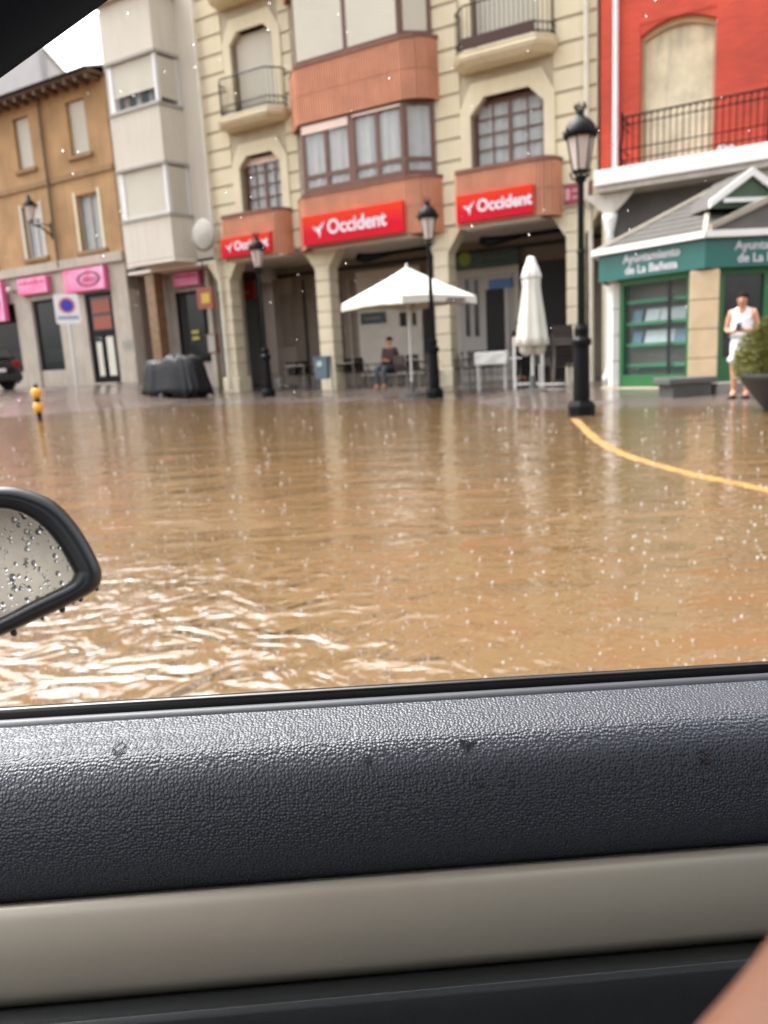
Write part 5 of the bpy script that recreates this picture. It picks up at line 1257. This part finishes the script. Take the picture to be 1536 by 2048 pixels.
m = MB(); m.ring([[(x, d, z + rz_) for d, z in ((.36, 0), (.2, .07), (-.3, .10), (-.95, .03), (-.95, .06), (-.3, .13), (.2, .10), (.38, .03))] for x in (-.35, .4, 1.15)]); m.build('roof', M('roof_lining', (.16, .16, .15), .9), car)
MB().box(-1.0, 1.15, -1.02, .40, .05, .09).build('floor', lowblack, car)
MB().box(-1.0, 1.15, -1.02, -.95, .09, .80).build('far_door', lowblack, car)
MB().box(1.1, 1.17, -.95, .40, .09, rz_ - .05).build('rear_light_block', M('seat_cloth', (.03, .03, .033), .9), car)  # rear wall added out of view to stop light leaking in
MB().box(-1.0, -.72, -.95, .30, .09, .70).build('dashboard', lowblack, car, bevel=.03)
MB().box(.28, 1.1, -.95, .25, .12, .42).build('seat', MATS['seat_cloth'], car, bevel=.05)

# side mirror standing off the door
mc = ray(40, 1120).normalized(); mdist = .86
mo = CAM + mc * mdist
mn = (-mc * 1.0 + Vector((.12, 0, .02))).normalized()
mx = Vector((0, 0, 1)).cross(mn).normalized() * 1.0; my = mn.cross(mx)
def mpx(x, y): r = ray(x, y); t = (mo - CAM).dot(mn) / r.dot(mn); q = CAM + r * t - mo; return q.dot(mx), q.dot(my)
outer = [(-215, 1080), (-190, 1020), (-110, 982), (0, 970), (62, 980), (112, 1002), (150, 1040), (180, 1085), (200, 1125), (207, 1150), (201, 1172), (180, 1190), (120, 1221), (60, 1248), (0, 1275), (-100, 1312), (-180, 1300), (-212, 1200)]
inner = [(-190, 1090), (-165, 1050), (-95, 1022), (0, 1015), (42, 1023), (80, 1044), (110, 1075), (132, 1108), (146, 1133), (152, 1146), (149, 1158), (138, 1169), (95, 1190), (52, 1211), (0, 1238), (-95, 1276), (-165, 1270), (-188, 1195)]
def sub_(L, k=4):
    n = len(L); out = []
    for i in range(n):
        p0, p1, p2, p3 = L[i - 1], L[i], L[(i + 1) % n], L[(i + 2) % n]
        for j in range(k):
            t = j / k; out.append(tuple(.5 * (2 * p1[c] + (p2[c] - p0[c]) * t + (2 * p0[c] - 5 * p1[c] + 4 * p2[c] - p3[c]) * t * t + (-p0[c] + 3 * p1[c] - 3 * p2[c] + p3[c]) * t ** 3) for c in (0, 1)))
    return out
So = [mpx(*p) for p in sub_(outer)]; Si = [mpx(*p) for p in sub_(inner)]
cxy = (sum(p[0] for p in So) / len(So), sum(p[1] for p in So) / len(So))
def loop(L, s, dz): return [Mi @ (mo + mx * (cxy[0] + (x - cxy[0]) * s) + my * (cxy[1] + (y - cxy[1]) * s) + mn * dz) for x, y in L]
def mixl(f): return [(a[0] * (1 - f) + b[0] * f, a[1] * (1 - f) + b[1] * f) for a, b in zip(So, Si)]
m = MB(); m.ring([loop(Si, .97, -.014), loop(Si, 1, -.012), loop(Si, 1.0, -.002), loop(mixl(.85), 1, .003), loop(mixl(.45), 1, .005), loop(mixl(.15), 1, .001), loop(So, 1, -.008), loop(So, 1.0, -.02), loop(So, .97, -.05), loop(So, .82, -.085), loop(So, .45, -.105), loop(So, .05, -.11)], cap=True)
hs_o = m.build('side_mirror', M('mirror_black_plastic', (.008, .009, .010), .3, var=.1, scale=60), car, smooth=True)
mg = M('wet_mirror_glass', (.42, .365, .29), .2, metal=1, var=.12, scale=55)  # tan tint paints in the reflection of the brown water
gm = MB(); i0 = loop(Si, 1.0, -.0105); gm.quad(*i0); gm.build('mirror_glass', mg, hs_o)
# beads of water on the glass and hanging from the rim
dm = M('clear_water', (1, 1, 1), .0, var=0); dm.node_tree.nodes['Principled BSDF'].inputs['Transmission Weight'].default_value = 1; dm.node_tree.nodes['Principled BSDF'].inputs['IOR'].default_value = 1.33
rr = random.Random(2); m = MB()
def inside(x, y, L):
    c = False; n = len(L)
    for i in range(n):
        (xa, ya), (xb, yb) = L[i], L[i - 1]
        if (ya > y) != (yb > y) and x < (xb - xa) * (y - ya) / (yb - ya) + xa: c = not c
    return c
xs = [p[0] for p in Si]; ys = [p[1] for p in Si]; cnt = 0
while cnt < 420:
    x, y = rr.uniform(min(xs), max(xs)), rr.uniform(min(ys), max(ys))
    if not inside(x, y, Si): continue
    cnt += 1; r = .0007 + .0022 * rr.random() ** 3; st_ = rr.uniform(1, 1.5)
    rg = []
    for f, hh in ((1, 0), (.92, .35), (.7, .65), (.38, .85), (.04, .93)): rg.append([Mi @ (mo + mx * (x + r * f * math.cos(a)) + my * (y + r * st_ * f * math.sin(a)) + mn * (-.0103 + r * hh * .8)) for a in [q * math.pi / 4 for q in range(8)]])
    m.ring(rg)
m.build('water_drops', dm, hs_o, smooth=True, kind='stuff')
m = MB()
for px, py, r in ((165, 1197, .0028), (128, 1217, .0036), (88, 1236, .002), (30, 1265, .0034), (150, 1204, .002), (198, 1176, .0024)):
    x, y = mpx(px, py + 2); c = Mi @ (mo + mx * x + my * y - mn * .012); m.ball(c, r, 8, 6, 1.2)
m.build('hanging_drops', M('dark_drop', (.03, .03, .03), .05, var=0), hs_o, smooth=True, kind='stuff')
bx_, by_ = mpx(-200, 1240); b0 = Mi @ (mo + mx * bx_ + my * by_ - mn * .05)
MB().tube([b0, (b0.x - .06, b0.y - .05, b0.z - .03), (b0.x - .1, .47, ZS + .02)], [.035, .03, .03], 10).build('mirror_arm', gloss_black, hs_o, smooth=True)

# ------------------------------------------------------------------ hand of the photographer close to the lens
CM = camo.matrix_world.copy(); CMr = CM.to_3x3()
def cpt(x, y, z): return CAM + RT * x + UP * y + FW * z
ho = cpt(.0, -.16, .11)
t = thing('person', 'hand with a blurred bare finger beside the lower door trim inside car', 'person', ho, 0)
def L_(x, y, z): return tuple(cpt(x, y, z) - ho)
ax = Vector((.58, .81)); pe_ = Vector((.81, -.58)); f0 = Vector((.0511, -.0614))
J = {'wrist': (L_(-.045, -.215, .13), (.028, .02)), 'palm': (L_(-.012, -.165, .115), (.034, .016)), 'forearm': (L_(-.10, -.30, .16), (.034, .03))}
E = [('palm', 'wrist'), ('wrist', 'forearm')]
for i, (ln_, r) in enumerate(((1.0, .0095), (1.1, .0095), (1.0, .009), (.8, .008))):
    c = f0 + pe_ * (.0195 * i); dz = .004 * i
    k_ = c - ax * .075; a_ = c - ax * .03; b_ = c + ax * .004 * ln_; e_ = c + ax * .026 * ln_
    J['k%d' % i] = (L_(k_.x, k_.y, .108 + dz), .0125); J['m%d' % i] = (L_(a_.x, a_.y, .094 + dz), r * 1.08); J['d%d' % i] = (L_(b_.x, b_.y, .090 + dz), r); J['t%d' % i] = (L_(e_.x, e_.y, .096 + dz), r * .85)
    E += [('palm', 'k%d' % i), ('k%d' % i, 'm%d' % i), ('m%d' % i, 'd%d' % i), ('d%d' % i, 't%d' % i)]
J['th1'] = (L_(-.035, -.15, .095), .014); J['th2'] = (L_(-.03, -.115, .08), .0115); J['th3'] = (L_(-.012, -.092, .075), .010); E += [('palm', 'th1'), ('th1', 'th2'), ('th2', 'th3')]
skel('hand', M('warm_skin', (.30, .125, .068), .5, var=.1, scale=60, bump=.3, bscale=400), t, J, E, 'palm')
c = f0 + ax * .026; MB().ball(L_(c.x - .004, c.y + .004, .089), .006, 8, 5, .4).build('fingernail', M('nail', (.62, .36, .28), .3, var=0), t, smooth=True)

# ------------------------------------------------------------------ falling rain
m = MB(); rr = random.Random(77); n = 0
while n < 420:
    x, y, t_ = rr.uniform(-500, 2000), rr.uniform(-300, 1420), .62 + 2.4 * rr.random() ** 1.4
    P = CAM + ray(x, y) * t_
    if P.dot(ND) < .56 or P.z < .05 or (P - mo).length < .3: continue
    n += 1; r = rr.uniform(.00045, .0011) * (1 + .25 * (t_ > 1.2))
    m.ball(P, r, 8, 6, rr.uniform(1.1, 1.8))
o = m.build('rain_drops', dm, smooth=True, kind='stuff'); o['label'] = 'falling rain drops in the air outside the car window'; o['category'] = 'rain'
